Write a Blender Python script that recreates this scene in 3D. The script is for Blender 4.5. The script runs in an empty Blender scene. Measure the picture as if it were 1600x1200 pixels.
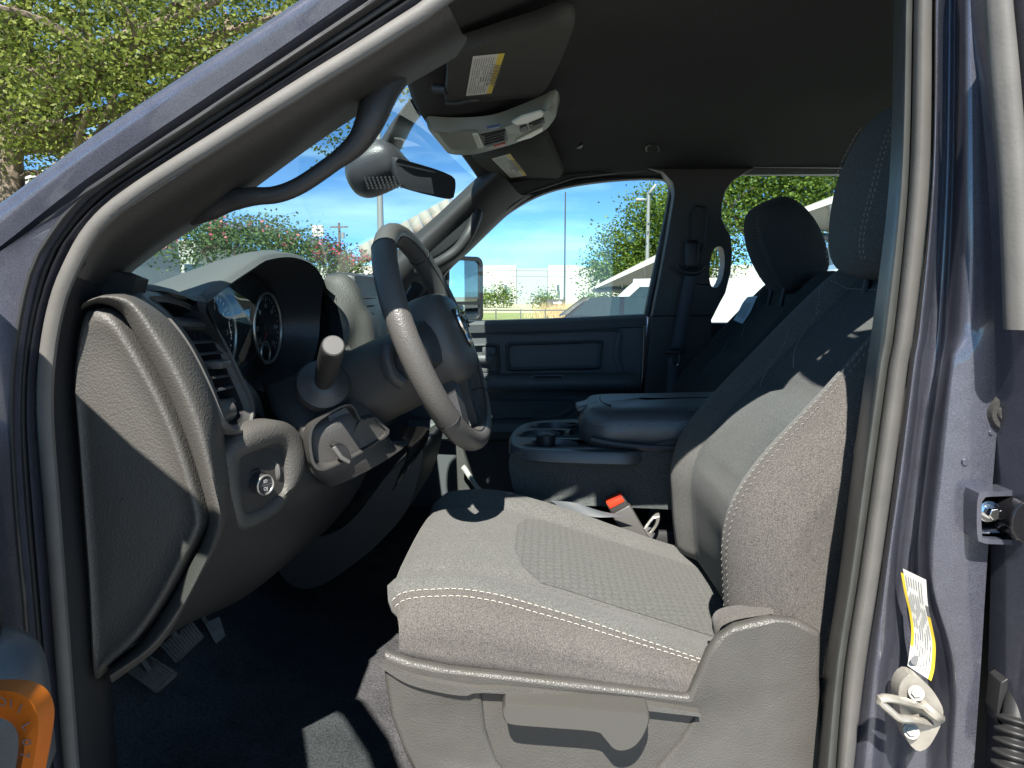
import bpy, bmesh, math, random
from mathutils import Vector, Matrix, noise
from mathutils.geometry import tessellate_polygon
random.seed(7)
SC = bpy.context.scene
COL = SC.collection
R = math.radians

# ------------------------------------------------------------------ camera
CZ = 1.62                               # eye height over the ground
CAMP = Vector((0, -.8, CZ))
F = 1110.0                              # focal length in photo pixels (1600 wide)
PSI, PHI = R(2.56), R(7.09)             # turned towards the bonnet, tipped down
fw = Vector((-math.sin(PSI)*math.cos(PHI), math.cos(PSI)*math.cos(PHI), -math.sin(PHI)))
rt = Vector((math.cos(PSI), math.sin(PSI), 0))
up = rt.cross(fw)
cd = bpy.data.cameras.new('camera'); cam = bpy.data.objects.new('camera', cd); COL.objects.link(cam)
cd.sensor_width = 36; cd.lens = F/1600*36; cd.clip_start = .02; cd.clip_end = 3000
M = Matrix((rt, up, -fw)).transposed().to_4x4(); M.translation = CAMP
cam.matrix_world = M
SC.camera = cam

# ------------------------------------------------------------------ sky, sun, exposure
SUN = Vector((-.11, -.83, 1.0)).normalized()          # towards the sun
w = bpy.data.worlds.new('World'); SC.world = w; w.use_nodes = True
nt = w.node_tree; nt.nodes.clear()
sky = nt.nodes.new('ShaderNodeTexSky'); sky.sky_type = 'NISHITA'; sky.sun_disc = False
sky.sun_elevation = math.asin(SUN.z); sky.sun_rotation = math.atan2(SUN.x, SUN.y)
sky.altitude = 5000; sky.air_density = .55; sky.dust_density = .05; sky.ozone_density = 5.0
bg = nt.nodes.new('ShaderNodeBackground'); bg.inputs[1].default_value = .135
wo = nt.nodes.new('ShaderNodeOutputWorld')
# thin streaks of high cloud
tc = nt.nodes.new('ShaderNodeTexCoord'); mp = nt.nodes.new('ShaderNodeMapping')
tn = nt.nodes.new('ShaderNodeMix'); tn.data_type = 'RGBA'; tn.blend_type = 'MULTIPLY'; tn.inputs[0].default_value = 1; tn.inputs[7].default_value = (.75, 1.0, .92, 1)
mp.inputs['Scale'].default_value = (1.6, 1.6, 9)
nz = nt.nodes.new('ShaderNodeTexNoise'); nz.inputs['Scale'].default_value = 2.2; nz.inputs['Detail'].default_value = 6
rp = nt.nodes.new('ShaderNodeValToRGB'); rp.color_ramp.elements[0].position = .47; rp.color_ramp.elements[1].position = .78
rp.color_ramp.elements[1].color = (.6, .6, .6, 1)
mx = nt.nodes.new('ShaderNodeMix'); mx.data_type = 'RGBA'; mx.inputs[7].default_value = (5.2, 5.6, 6.2, 1)
for a, b in ((tc.outputs['Generated'], mp.inputs[0]), (mp.outputs[0], nz.inputs[0]), (nz.outputs[0], rp.inputs[0]),
             (rp.outputs[0], mx.inputs[0]), (sky.outputs[0], mx.inputs[6]), (mx.outputs[2], tn.inputs[6]), (tn.outputs[2], bg.inputs[0]), (bg.outputs[0], wo.inputs[0])):
    nt.links.new(a, b)
sd = bpy.data.lights.new('sun', 'SUN'); sd.energy = 5.0; sd.angle = R(.53); sd.color = (1, .95, .86)
so = bpy.data.objects.new('sun', sd); COL.objects.link(so)
so.rotation_euler = SUN.to_track_quat('Z', 'Y').to_euler(); so.location = SUN*30
vs = SC.view_settings; vs.view_transform = 'Standard'; vs.look = 'None'; vs.gamma = 1; vs.use_curve_mapping = False
vs.exposure = 1.38
SC.render.engine = 'CYCLES'
SC.cycles.use_denoising = True
SC.cycles.max_bounces = 10; SC.cycles.transparent_max_bounces = 24; SC.cycles.diffuse_bounces = 5
SC.cycles.caustics_reflective = False; SC.cycles.caustics_refractive = False
SC.cycles.sample_clamp_indirect = 6

# ------------------------------------------------------------------ pixel -> place
def ray(u, v): return fw + rt*((u-800)/F) + up*((600-v)/F)
def P(u, v, Y):                          # on the plane Y (metres inboard of the driver's door flange)
    r = ray(u, v); return CAMP + r*((Y-CAMP.y)/r.y)
def PZ(u, v, zr):                        # on the level zr above / below eye height
    r = ray(u, v); return CAMP + r*(zr/r.z)
def V(x, y, zr): return Vector((x, y, CZ+zr))
def C(pts, Y=None):                      # [(u,v)] or [(u,v,Y)]
    return [P(p[0], p[1], p[2] if len(p) > 2 else Y) for p in pts]

# ------------------------------------------------------------------ mesh helpers
def cr(p0, p1, p2, p3, t):
    return .5*((2*p1)+(p2-p0)*t+(2*p0-5*p1+4*p2-p3)*t*t+(3*p1-p0-3*p2+p3)*t**3)
def rs(pts, n, cyc=False):               # smooth resample by length
    pts = [Vector(p) for p in pts]; N = len(pts)
    if cyc: ext = [pts[-1]]+pts+[pts[0], pts[1]]; segs = N
    else: ext = [2*pts[0]-pts[1]]+pts+[2*pts[-1]-pts[-2]]; segs = N-1
    L = [0]
    for i in range(segs): L.append(L[-1]+max((ext[i+2]-ext[i+1]).length, 1e-6))
    out = []; k = 0
    for i in range(n):
        d = L[-1]*i/(n if cyc else n-1)
        while k < segs-1 and L[k+1] < d: k += 1
        t = (d-L[k])/(L[k+1]-L[k]); out.append(cr(ext[k], ext[k+1], ext[k+2], ext[k+3], min(t, 1)))
    return out
def rows_between(rows, m):               # smooth rows across curves
    if m <= 1: return rows
    out = []
    cols = list(zip(*rows)); n = (len(rows)-1)*m+1
    cs = []
    for c in cols:
        c = list(c); ext = [2*c[0]-c[1]]+c+[2*c[-1]-c[-2]]; o = []
        for i in range(len(c)-1):
            for k in range(m): o.append(cr(ext[i], ext[i+1], ext[i+2], ext[i+3], k/m))
        o.append(c[-1]); cs.append(o)
    return [list(r) for r in zip(*cs)]

W = {}
class MB:
    def __init__(s): s.v = []; s.f = []; s.m = []
    def add(s, vs, fs, m=0):
        o = len(s.v); s.v += [Vector(x) for x in vs]; s.f += [tuple(i+o for i in f) for f in fs]; s.m += [m]*len(fs); return s
    def grid(s, rows, m=0, cu=False, cv=False):
        a, b = len(rows), len(rows[0]); fs = []
        for i in range(a if cv else a-1):
            for j in range(b if cu else b-1):
                i2, j2 = (i+1) % a, (j+1) % b
                fs.append((i*b+j, i*b+j2, i2*b+j2, i2*b+j))
        return s.add([p for r in rows for p in r], fs, m)
    def loft(s, curves, n=24, m=1, mat=0, cyc=False):
        rows = rows_between([rs(c, n, cyc) for c in curves], m); s.grid(rows, mat, cu=cyc); return rows
    def cap(s, loop, m=0):
        tr = tessellate_polygon([[Vector(p) for p in loop]])
        return s.add(loop, [tuple(t) for t in tr], m)
    def tube(s, pts, r, seg=8, m=0, flat=1.0, upv=(0, 0, 1), cyc=False, cap=True):
        pts = [Vector(p) for p in pts]; n = len(pts); rows = []
        rr = r if isinstance(r, (list, tuple)) else [r]*n
        N = Vector(upv)
        for i, p in enumerate(pts):
            if cyc: t = pts[(i+1) % n]-pts[i-1]
            else: t = pts[min(i+1, n-1)]-pts[max(i-1, 0)]
            t.normalize(); N = N-t*N.dot(t)
            if N.length < 1e-4: N = t.orthogonal()
            N.normalize(); B = t.cross(N)
            rows.append([p+N*(rr[i]*flat*math.cos(a))+B*(rr[i]*math.sin(a)) for a in (2*math.pi*k/seg for k in range(seg))])
        s.grid(rows, m, cu=True, cv=cyc)
        if cap and not cyc:
            s.add(rows[0], [tuple(range(seg))[::-1]], m); s.add(rows[-1], [tuple(range(seg))], m)
        return s
    def box(s, c, size, rot=None, b=0, seg=2, m=0):
        bm = bmesh.new(); bmesh.ops.create_cube(bm, size=1)
        for v in bm.verts: v.co = Vector((v.co.x*size[0], v.co.y*size[1], v.co.z*size[2]))
        if b: bmesh.ops.bevel(bm, geom=bm.edges[:], offset=b, segments=seg, affect='EDGES', profile=.5)
        T = Matrix.Translation(Vector(c)) @ (rot.to_4x4() if rot is not None else Matrix())
        bm.verts.index_update()
        s.add([T @ v.co for v in bm.verts], [tuple(v.index for v in f.verts) for f in bm.faces], m); bm.free(); return s
    def plate(s, loop, ext, holes=(), m=0, wall=True):      # polygon (with holes) pushed along ext
        loops = [[Vector(p) for p in loop]]+[[Vector(p) for p in h] for h in holes]; ext = Vector(ext)
        # flatten for the tessellator
        tr = tessellate_polygon(loops); allv = [p for l in loops for p in l]; n = len(allv)
        fs = [tuple(t) for t in tr]+[tuple(i+n for i in reversed(t)) for t in tr]
        o = 0
        if wall:
            for l in loops:
                k = len(l)
                for i in range(k): fs.append((o+i, o+(i+1) % k, n+o+(i+1) % k, n+o+i))
                o += k
        return s.add(allv+[p+ext for p in allv], fs, m)
    def cyl(s, a, b, r, r2=None, seg=16, m=0):
        return s.tube([a, b], [r, r if r2 is None else r2], seg, m, upv=(0.31, .2, .9))
    def disc(s, c, n, r, seg=20, m=0):
        n = Vector(n).normalized(); x = n.orthogonal().normalized(); y = n.cross(x)
        return s.add([Vector(c)+x*(r*math.cos(2*math.pi*k/seg))+y*(r*math.sin(2*math.pi*k/seg)) for k in range(seg)], [tuple(range(seg))], m)
    def text(s, body, T, size, m=0, align='CENTER'):
        cu = bpy.data.curves.new('t', 'FONT'); cu.body = body; cu.size = size; cu.align_x = align; cu.align_y = 'CENTER'; cu.resolution_u = 2
        o = bpy.data.objects.new('t', cu); COL.objects.link(o)
        me = bpy.data.meshes.new_from_object(o.evaluated_get(bpy.context.evaluated_depsgraph_get()))
        s.add([T @ v.co for v in me.vertices], [tuple(p.vertices) for p in me.polygons], m)
        bpy.data.objects.remove(o); bpy.data.curves.remove(cu); bpy.data.meshes.remove(me); return s
    def build(s, name, mats, parent=None, sub=0, bev=0, bseg=2, thick=0, ang=38, label=None, kind=None, recalc=True, merge=True, toff=-1):
        lo = Vector((min(v[k] for v in s.v) for k in range(3))); hi = Vector((max(v[k] for v in s.v) for k in range(3)))
        c = (lo+hi)/2
        me = bpy.data.meshes.new(name); me.from_pydata([v-c for v in s.v], [], s.f)
        if not isinstance(mats, (list, tuple)): mats = [mats]
        for k in mats: me.materials.append(k)
        me.polygons.foreach_set('material_index', s.m); me.polygons.foreach_set('use_smooth', [True]*len(s.f))
        bm = bmesh.new(); bm.from_mesh(me)
        if merge: bmesh.ops.remove_doubles(bm, verts=bm.verts, dist=2e-5)
        if recalc: bmesh.ops.recalc_face_normals(bm, faces=bm.faces)
        lim = R(ang)
        for e in bm.edges:
            if len(e.link_faces) == 2 and e.calc_face_angle(0) > lim: e.smooth = False
        bm.to_mesh(me); bm.free()
        o = bpy.data.objects.new(name, me); COL.objects.link(o)
        pw = Vector((0, 0, 0))
        if parent is not None: o.parent = parent; pw = W[parent.name]
        o.location = c-pw; W[o.name] = c
        if thick: md = o.modifiers.new('s', 'SOLIDIFY'); md.thickness = thick; md.offset = toff
        if bev: md = o.modifiers.new('b', 'BEVEL'); md.width = bev; md.segments = bseg; md.limit_method = 'ANGLE'; md.angle_limit = R(35); md.harden_normals = False
        if sub: md = o.modifiers.new('u', 'SUBSURF'); md.levels = sub; md.render_levels = sub
        if label: o['label'] = label
        if kind: o['kind'] = kind
        return o
def empty(name, loc, parent=None, label=None, cat=None, group=None):
    o = bpy.data.objects.new(name, None); COL.objects.link(o); o.empty_display_size = .1
    pw = Vector((0, 0, 0))
    if parent is not None: o.parent = parent; pw = W[parent.name]
    o.location = Vector(loc)-pw; W[o.name] = Vector(loc)
    if label: o['label'] = label
    if cat: o['category'] = cat
    if group: o['group'] = group
    return o
def tag(o, label, cat, group=None):
    o['label'] = label; o['category'] = cat
    if group: o['group'] = group
    return o
def normal_of(rows, i, j):
    a, b = len(rows), len(rows[0])
    du = rows[i][min(j+1, b-1)]-rows[i][max(j-1, 0)]; dv = rows[min(i+1, a-1)][j]-rows[max(i-1, 0)][j]
    return du.cross(dv).normalized()
def stitches(mb, line, nrm, ln=.0062, gap=.0034, wd=.00105, lift=.0007, m=0):
    # short raised threads along a line; nrm: one outward direction per line point
    L = [0]
    for a, b in zip(line, line[1:]): L.append(L[-1]+(b-a).length)
    d = .002; k = 0
    def at(d):
        k = 0
        while k < len(L)-2 and L[k+1] < d: k += 1
        t = (d-L[k])/max(L[k+1]-L[k], 1e-9); return line[k].lerp(line[k+1], t), nrm[k].lerp(nrm[min(k+1, len(nrm)-1)], t)
    while d+ln < L[-1]:
        (a, na), (b, nb) = at(d), at(d+ln)
        t = (b-a).normalized(); s = t.cross(na).normalized()*wd*.5; h = na.normalized()*lift; h2 = h*.1
        mid = (a+b)/2+h*1.5
        mb.add([a+s+h2, a-s+h2, mid-s+h, mid+s+h, b-s+h2, b+s+h2], [(0, 1, 2, 3), (3, 2, 4, 5)], m)
        d += ln+gap
def smooth01(x, a, b):
    t = max(0, min(1, (x-a)/(b-a))); return t*t*(3-2*t)
def interp(x, tab):
    if x <= tab[0][0]: return tab[0][1]
    for (a, b), (c, d) in zip(tab, tab[1:]):
        if x <= c: return b+(d-b)*(x-a)/(c-a)
    return tab[-1][1]

# ------------------------------------------------------------------ materials
def mat(name, col, rough=.5, metal=0, spec=.5, coat=0, bump=None, var=None, sheen=0, emit=None, trans=0):
    m = bpy.data.materials.new(name); m.use_nodes = True; t = m.node_tree; b = t.nodes['Principled BSDF']
    I = b.inputs
    I['Base Color'].default_value = (*col, 1); I['Roughness'].default_value = rough; I['Metallic'].default_value = metal
    I['Specular IOR Level'].default_value = spec; I['Coat Weight'].default_value = coat; I['Coat Roughness'].default_value = .06
    if sheen: I['Sheen Weight'].default_value = sheen; I['Sheen Roughness'].default_value = .5
    if emit: I['Emission Color'].default_value = (*emit[0], 1); I['Emission Strength'].default_value = emit[1]
    tc = t.nodes.new('ShaderNodeTexCoord')
    if var:                                # (scale, amount, detail): speckle of the colour itself
        for (sc_, am, de) in (var if isinstance(var, list) else [var]):
            n = t.nodes.new('ShaderNodeTexNoise'); n.inputs['Scale'].default_value = sc_; n.inputs['Detail'].default_value = de
            t.links.new(tc.outputs['Object'], n.inputs['Vector'])
            mr = t.nodes.new('ShaderNodeMapRange'); mr.inputs[1].default_value = .3; mr.inputs[2].default_value = .7
            mr.inputs[3].default_value = 1-am; mr.inputs[4].default_value = 1+am
            t.links.new(n.outputs[0], mr.inputs[0])
            mu = t.nodes.new('ShaderNodeMix'); mu.data_type = 'RGBA'; mu.blend_type = 'MULTIPLY'; mu.inputs[0].default_value = 1
            src = I['Base Color'].links[0].from_socket if I['Base Color'].links else None
            if src: t.links.new(src, mu.inputs[6])
            else: mu.inputs[6].default_value = (*col, 1)
            t.links.new(mr.outputs[0], mu.inputs[7]); t.links.new(mu.outputs[2], I['Base Color'])
    if bump:                               # (kind, scale, strength, distance)
        k, sc_, st, di = bump
        if k == 'voronoi':
            n = t.nodes.new('ShaderNodeTexVoronoi'); n.feature = 'F1'; n.inputs['Scale'].default_value = sc_; out = n.outputs['Distance']
        else:
            n = t.nodes.new('ShaderNodeTexNoise'); n.inputs['Scale'].default_value = sc_; n.inputs['Detail'].default_value = 3; out = n.outputs[0]
        t.links.new(tc.outputs['Object'], n.inputs['Vector'])
        bp = t.nodes.new('ShaderNodeBump'); bp.inputs['Strength'].default_value = st; bp.inputs['Distance'].default_value = di
        t.links.new(out, bp.inputs['Height']); t.links.new(bp.outputs[0], I['Normal'])
    m.diffuse_color = (*col, 1)
    return m
def glass(name, tint, ior=1.45, rough=0.0):
    m = bpy.data.materials.new(name); m.use_nodes = True; t = m.node_tree; t.nodes.clear()
    o = t.nodes.new('ShaderNodeOutputMaterial'); mi = t.nodes.new('ShaderNodeMixShader'); fr = t.nodes.new('ShaderNodeFresnel')
    ge = t.nodes.new('ShaderNodeNewGeometry'); mi2 = t.nodes.new('ShaderNodeMix'); mi2.inputs[2].default_value = ior; mi2.inputs[3].default_value = 1/ior
    t.links.new(ge.outputs['Backfacing'], mi2.inputs[0]); t.links.new(mi2.outputs[0], fr.inputs[0])      # a thin pane reflects alike from both sides
    a = t.nodes.new('ShaderNodeBsdfTransparent'); a.inputs[0].default_value = (*tint, 1)
    g = t.nodes.new('ShaderNodeBsdfGlossy'); g.inputs['Roughness'].default_value = rough
    for x, y in ((fr.outputs[0], mi.inputs[0]), (a.outputs[0], mi.inputs[1]), (g.outputs[0], mi.inputs[2]), (mi.outputs[0], o.inputs[0])): t.links.new(x, y)
    return m
GR = ('voronoi', 420, .28, .0012)
m_apil = mat('pillar plastic', (.028, .026, .025), .5, bump=GR)
m_trim = mat('trim plastic', (.038, .0365, .035), .5, bump=GR, var=(6, .08, 2))
m_trimb = mat('black plastic', (.022, .022, .023), .48, bump=('noise', 900, .15, .001))
m_dash = mat('dash grain', (.070, .067, .062), .55, bump=('voronoi', 330, .4, .0014), var=(5, .07, 2))
m_pad = mat('dash pad', (.085, .09, .088), .5, bump=('voronoi', 420, .25, .0012))
m_bez = mat('satin bezel', (.095, .093, .09), .38, bump=('noise', 700, .06, .001))
m_soft = mat('soft touch plastic', (.042, .043, .046), .38, bump=GR)
m_seal = mat('rubber seal', (.12, .115, .108), .62, bump=('noise', 260, .25, .001), var=(24, .1, 3))
m_lip = mat('seal lip', (.075, .078, .075), .36, bump=('noise', 200, .1, .001), var=(30, .12, 3))
m_rub = mat('black rubber', (.028, .028, .029), .5, bump=('noise', 300, .15, .001))
m_fab = mat('seat cloth', (.109, .11, .105), .93, spec=.15, sheen=.12, bump=('noise', 1150, .5, .0012), var=[(680, .5, 1), (14, .05, 2)])
m_fabb = mat('bolster cloth', (.093, .087, .082), .93, spec=.15, sheen=.12, bump=('noise', 1150, .5, .0012), var=[(680, .45, 1), (14, .05, 2)])
m_fabd = mat('charcoal cloth', (.072, .080, .081), .93, spec=.15, sheen=.1, bump=('noise', 1150, .5, .0012), var=[(680, .52, 1), (14, .05, 2)])
m_pdoor_lit = mat('lit door plastic', (.095, .10, .105), .5, bump=GR)  # trim plastic made lighter, standing in for light missing on the far door
m_shield = mat('shield plastic', (.069, .066, .061), .46, bump=('voronoi', 470, .4, .0013), var=[(7, .07, 3), (40, .05, 4)])
m_lever = mat('lever plastic', (.07, .068, .063), .4, bump=('noise', 800, .12, .001))
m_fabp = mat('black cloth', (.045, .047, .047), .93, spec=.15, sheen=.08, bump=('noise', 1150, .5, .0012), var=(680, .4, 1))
m_hlin = mat('headliner cloth', (.052, .053, .053), .95, spec=.1, bump=('noise', 700, .3, .001), var=[(600, .2, 1), (3, .06, 2)])
m_carp = mat('carpet', (.065, .065, .07), .97, spec=.05, bump=('noise', 260, 1.0, .006), var=[(240, .35, 3), (12, .2, 3)])
m_belt = mat('belt webbing', (.075, .075, .082), .8, bump=('noise', 600, .3, .001))
m_vin_sky = mat('vinyl', (.07, .08, .09), .45, spec=1.0, bump=('voronoi', 600, .15, .0008))  # base lightened and blued to stand in for sky reflected on the console
m_leath = mat('wheel leather', (.082, .078, .074), .42, bump=('voronoi', 420, .35, .0012))
m_leathd = mat('smooth wheel leather', (.085, .081, .077), .4, bump=('voronoi', 700, .15, .0008))
m_thr = mat('thread', (.42, .39, .35), .8)
m_silver = mat('satin silver', (.5, .49, .45), .3, metal=.75)
m_chrome = mat('chrome', (.8, .8, .8), .12, metal=1)
m_steel = mat('zinc steel', (.40, .375, .33), .36, metal=.5, var=(60, .12, 3), bump=('noise', 90, .1, .002))
m_paper = mat('label paper', (.72, .71, .66), .6)
m_yel = mat('label yellow', (.78, .58, .05), .55)
m_ink = mat('label ink', (.16, .16, .17), .7)
m_blk = mat('deep black', (.008, .008, .009), .6)
m_gloss = mat('piano black', (.01, .01, .012), .1)
m_red = mat('red plastic', (.62, .045, .015), .4)
m_redn = mat('red print', (.5, .02, .02), .5)
m_white = mat('white print', (.75, .75, .75), .5)
m_org = mat('orange vinyl', (.62, .15, .012), .45, var=(30, .1, 2))
m_olive = mat('console plastic', (.22, .218, .18), .42)
m_lens = mat('lamp lens', (.75, .74, .66), .3)
m_mirror = mat('mirror silver', (.85, .87, .88), .01, metal=1)
m_bmirror = mat('dimmed mirror', (.045, .05, .055), .03, metal=.0, spec=.35)
m_glass = glass('side glass', (.90, .955, .95))
m_wind = glass('windscreen glass', (.80, .92, .93))
m_lensg = glass('cluster lens', (.85, .88, .88), 1.55)
def paint(name, col):
    m = mat(name, col, .34, metal=.45, coat=1.0, var=[(1500, .38, 0), (45, .10, 5), (4, .06, 2)]); return m
m_paint = paint('slate metallic paint', (.085, .088, .116))
# honeycomb cloth: three crossed waves give a hexagonal relief
def hexcloth():
    m = mat('honeycomb cloth', (.099, .101, .096), .93, spec=.15, sheen=.1, var=[(680, .42, 1)])
    t = m.node_tree; b = t.nodes['Principled BSDF']; tc = t.nodes.new('ShaderNodeTexCoord'); sx = t.nodes.new('ShaderNodeSeparateXYZ')
    t.links.new(tc.outputs['Object'], sx.inputs[0]); acc = None
    def mth(op, a, b_=None):
        n = t.nodes.new('ShaderNodeMath'); n.operation = op
        for i, s_ in enumerate((a, b_)):
            if s_ is None: continue
            if isinstance(s_, (int, float)): n.inputs[i].default_value = s_
            else: t.links.new(s_, n.inputs[i])
        return n.outputs[0]
    k = 2*math.pi/.0125
    for ang in (0, 60, 120):
        a = mth('ADD', mth('MULTIPLY', sx.outputs[0], k*math.cos(R(ang))), mth('MULTIPLY', sx.outputs[1], k*math.sin(R(ang))))
        c = mth('COSINE', a); acc = c if acc is None else mth('ADD', acc, c)
    mr = t.nodes.new('ShaderNodeMapRange'); mr.inputs[1].default_value = -1.4; mr.inputs[2].default_value = .4; t.links.new(acc, mr.inputs[0])
    bp = t.nodes.new('ShaderNodeBump'); bp.inputs['Strength'].default_value = .7; bp.inputs['Distance'].default_value = .0016
    t.links.new(mr.outputs[0], bp.inputs['Height']); t.links.new(bp.outputs[0], b.inputs['Normal'])
    # the weave between the cells is a darker yarn
    src = b.inputs['Base Color'].links[0].from_socket
    mu = t.nodes.new('ShaderNodeMix'); mu.data_type = 'RGBA'; mu.blend_type = 'MULTIPLY'; mu.inputs[0].default_value = 1
    mr2 = t.nodes.new('ShaderNodeMapRange'); mr2.inputs[1].default_value = 0; mr2.inputs[2].default_value = 1; mr2.inputs[3].default_value = .84; mr2.inputs[4].default_value = 1.02
    t.links.new(mr.outputs[0], mr2.inputs[0]); t.links.new(src, mu.inputs[6]); t.links.new(mr2.outputs[0], mu.inputs[7]); t.links.new(mu.outputs[2], b.inputs['Base Color'])
    return m
m_hex = hexcloth()
# ================================================================== the pickup truck
T = empty('pickup_truck', (.3, .8, 0), None, 'slate blue metallic crew cab pickup truck with its driver door open, grey cloth cabin', 'pickup truck')
def ext(c, d): return [p+Vector(d) for p in c]
def lerpc(a, b, t): return [p.lerp(q, t) for p, q in zip(a, b)]

# ---------- A pillar, hinge pillar and the door seal round the opening
b = MB()
c0 = C([(-60, 362), (0, 324), (140, 224), (280, 130), (420, 42), (469, 10), (560, -52), (640, -100)], .02)
c1 = C([(-60, 425), (0, 385), (140, 276), (315, 157), (430, 80), (546, 0), (600, -36), (660, -76)], -.012)
cm = [p.lerp(q, .45)+Vector((0, -.022, .004)) for p, q in zip(rs(c0, 20), rs(c1, 20))]
cb = ext(c0, (-.03, .07, -.005))
b.loft([cb, c0, cm, c1], 32, 4)
b.loft([c1, ext(c1, (.008, .028, -.008))], 32)
b.build('a_pillar', m_paint, T, label='painted outer windscreen pillar', ang=50)
J1 = [(70, 1230), (60, 1190), (42, 985), (24, 780), (18, 640), (26, 530), (50, 420), (88, 354), (125, 310), (157, 285), (315, 180), (440, 97), (560, 17), (660, -50)]
TB = [(116, 1230), (111, 1190), (97, 1000), (82, 800), (71, 650), (74, 560), (88, 480), (110, 420), (147, 357), (210, 302), (350, 213), (490, 125), (560, 82), (690, 0), (800, -70)]
b = MB()                                  # painted hinge pillar below the A pillar
jl = C(J1[:10], -.015)
b.loft([C([(-60, 1230), (-60, 1190), (-60, 985), (-60, 780), (-60, 640), (-50, 530), (-45, 440), (-30, 412), (20, 380), (90, 328)], -.02), jl], 30, 3)
b.loft([jl, ext(jl, (.004, .02, 0))], 30)
b.build('hinge_pillar', m_paint, T, label='painted door hinge pillar')
b = MB()                                  # dark channel between paint and seal
j1 = C(J1, -.013); tb = C(TB, .012)
j1r, tbr = rs(j1, 48), rs(tb, 48)
b.grid([j1r, [p.lerp(q, .3)+Vector((0, .02, 0)) for p, q in zip(j1r, tbr)], [p.lerp(q, .62)+Vector((0, .012, 0)) for p, q in zip(j1r, tbr)], [p+Vector((0, .02, 0)) for p in tbr]])
for t_, yy in ((0, 0), (.22, .006)):
    b.tube([p.lerp(q, t_)+Vector((0, yy, 0)) for p, q in zip(j1r, tbr)], .0032, 6)
b.build('door_jamb_channel', m_rub, T, ang=60)
b = MB(); s0, s1 = .40, .60               # painted flange strip next to the seal
b.grid([[p.lerp(q, s0)+Vector((0, .006, 0)) for p, q in zip(j1r, tbr)], [p.lerp(q, .52)+Vector((0, -.004, 0)) for p, q in zip(j1r, tbr)], [p.lerp(q, .74)+Vector((0, .006, 0)) for p, q in zip(j1r, tbr)]])
b.build('door_flange', m_paint, T)
b = MB()
tw = rs(C(TB, 0), 90)
roofpath = [V(.02, 0, .395), V(.2, 0, .405), V(.36, 0, .40), V(.46, 0, .37)]
b.tube(tw[:-8]+rs([tw[-9]]+roofpath, 14)[1:], .0092, 10, flat=.85, upv=(0, 1, 0))
b.build('door_seal', m_seal, T, label='pale grey bulb seal round the front door opening')
# inner lip and kick trim
b = MB()
ta, tb2 = rs(C(TB, .012), 60), None
inner = rs(C([(172, 1230), (168, 1190), (160, 1060), (148, 900), (132, 760), (121, 640), (120, 560), (131, 490), (152, 452), (180, 424), (235, 372), (300, 322), (400, 255), (600, 120), (700, 55)], .05), 60)
l1 = [p.lerp(q, .42)+Vector((0, -.02, 0)) for p, q in zip(ta, inner)]
l2 = [p.lerp(q, .62)+Vector((0, -.012, 0)) for p, q in zip(ta, inner)]
k = 34
b.grid([ta[:k], [p.lerp(q, .25)+Vector((0, -.004, 0)) for p, q in zip(ta, inner)][:k], l1[:k], l2[:k], inner[:k], ext(inner, (-.02, .05, 0))[:k]])
b.build('cowl_side_trim', m_trimb, T, ang=60)

b = MB(); b.plate(C([(128, 452), (150, 432), (182, 424), (212, 436), (205, 462), (140, 480)], .075), (0, .03, 0)); b.build('cowl_corner_trim', m_trimb, T)
# ---------- interior A-pillar trim with its grab handle
b = MB()
e0 = C([(118, 432), (150, 372), (212, 318), (352, 228), (492, 139), (562, 96), (700, 8)], .014)
e1 = C([(140, 440), (165, 392), (225, 340), (365, 250), (505, 162), (575, 118), (712, 32)], .03)
e2 = C([(152, 446), (180, 404), (240, 358), (345, 290), (478, 205), (580, 138), (722, 52)], .06)
e3 = C([(160, 450), (200, 414), (262, 368), (352, 312), (500, 204), (604, 136), (730, 62)], .09)
e4 = ext(e3, (-.02, .05, -.004))
b.loft([e0, e1, e2, e3, e4], 40, 3)
pt = b.build('a_pillar_trim', m_apil, T, label='dark plastic inner pillar trim beside the windscreen', ang=70)
b = MB()
hp = rs(C([(300, 346, .102), (330, 330, .092), (362, 314, .087), (395, 307, .082), (432, 304, .082), (470, 289, .082), (520, 255, .082), (556, 226, .082), (575, 196, .082), (586, 168, .087), (600, 138, .097), (614, 118, .107)]), 44)
b.tube(hp, [interp(i, [(0, .006), (4, .011), (9, .0125), (14, .0105), (26, .0105), (31, .014), (36, .019), (43, .02)]) for i in range(44)], 14, flat=.9, upv=(0, 1, 0))
b.build('grab_handle', m_apil, pt)
b = MB()                                 # driver roof rail trim
r0 = [V(-.13, .008, .335), V(-.02, .008, .385), V(.2, .008, .40), V(.46, .008, .375), V(.9, .008, .36), V(1.3, .008, .33)]
b.loft([r0, ext(r0, (0, .03, -.018)), ext(r0, (0, .07, .005))], 30, 4)
b.build('roof_rail_trim', m_apil, T)

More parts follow.
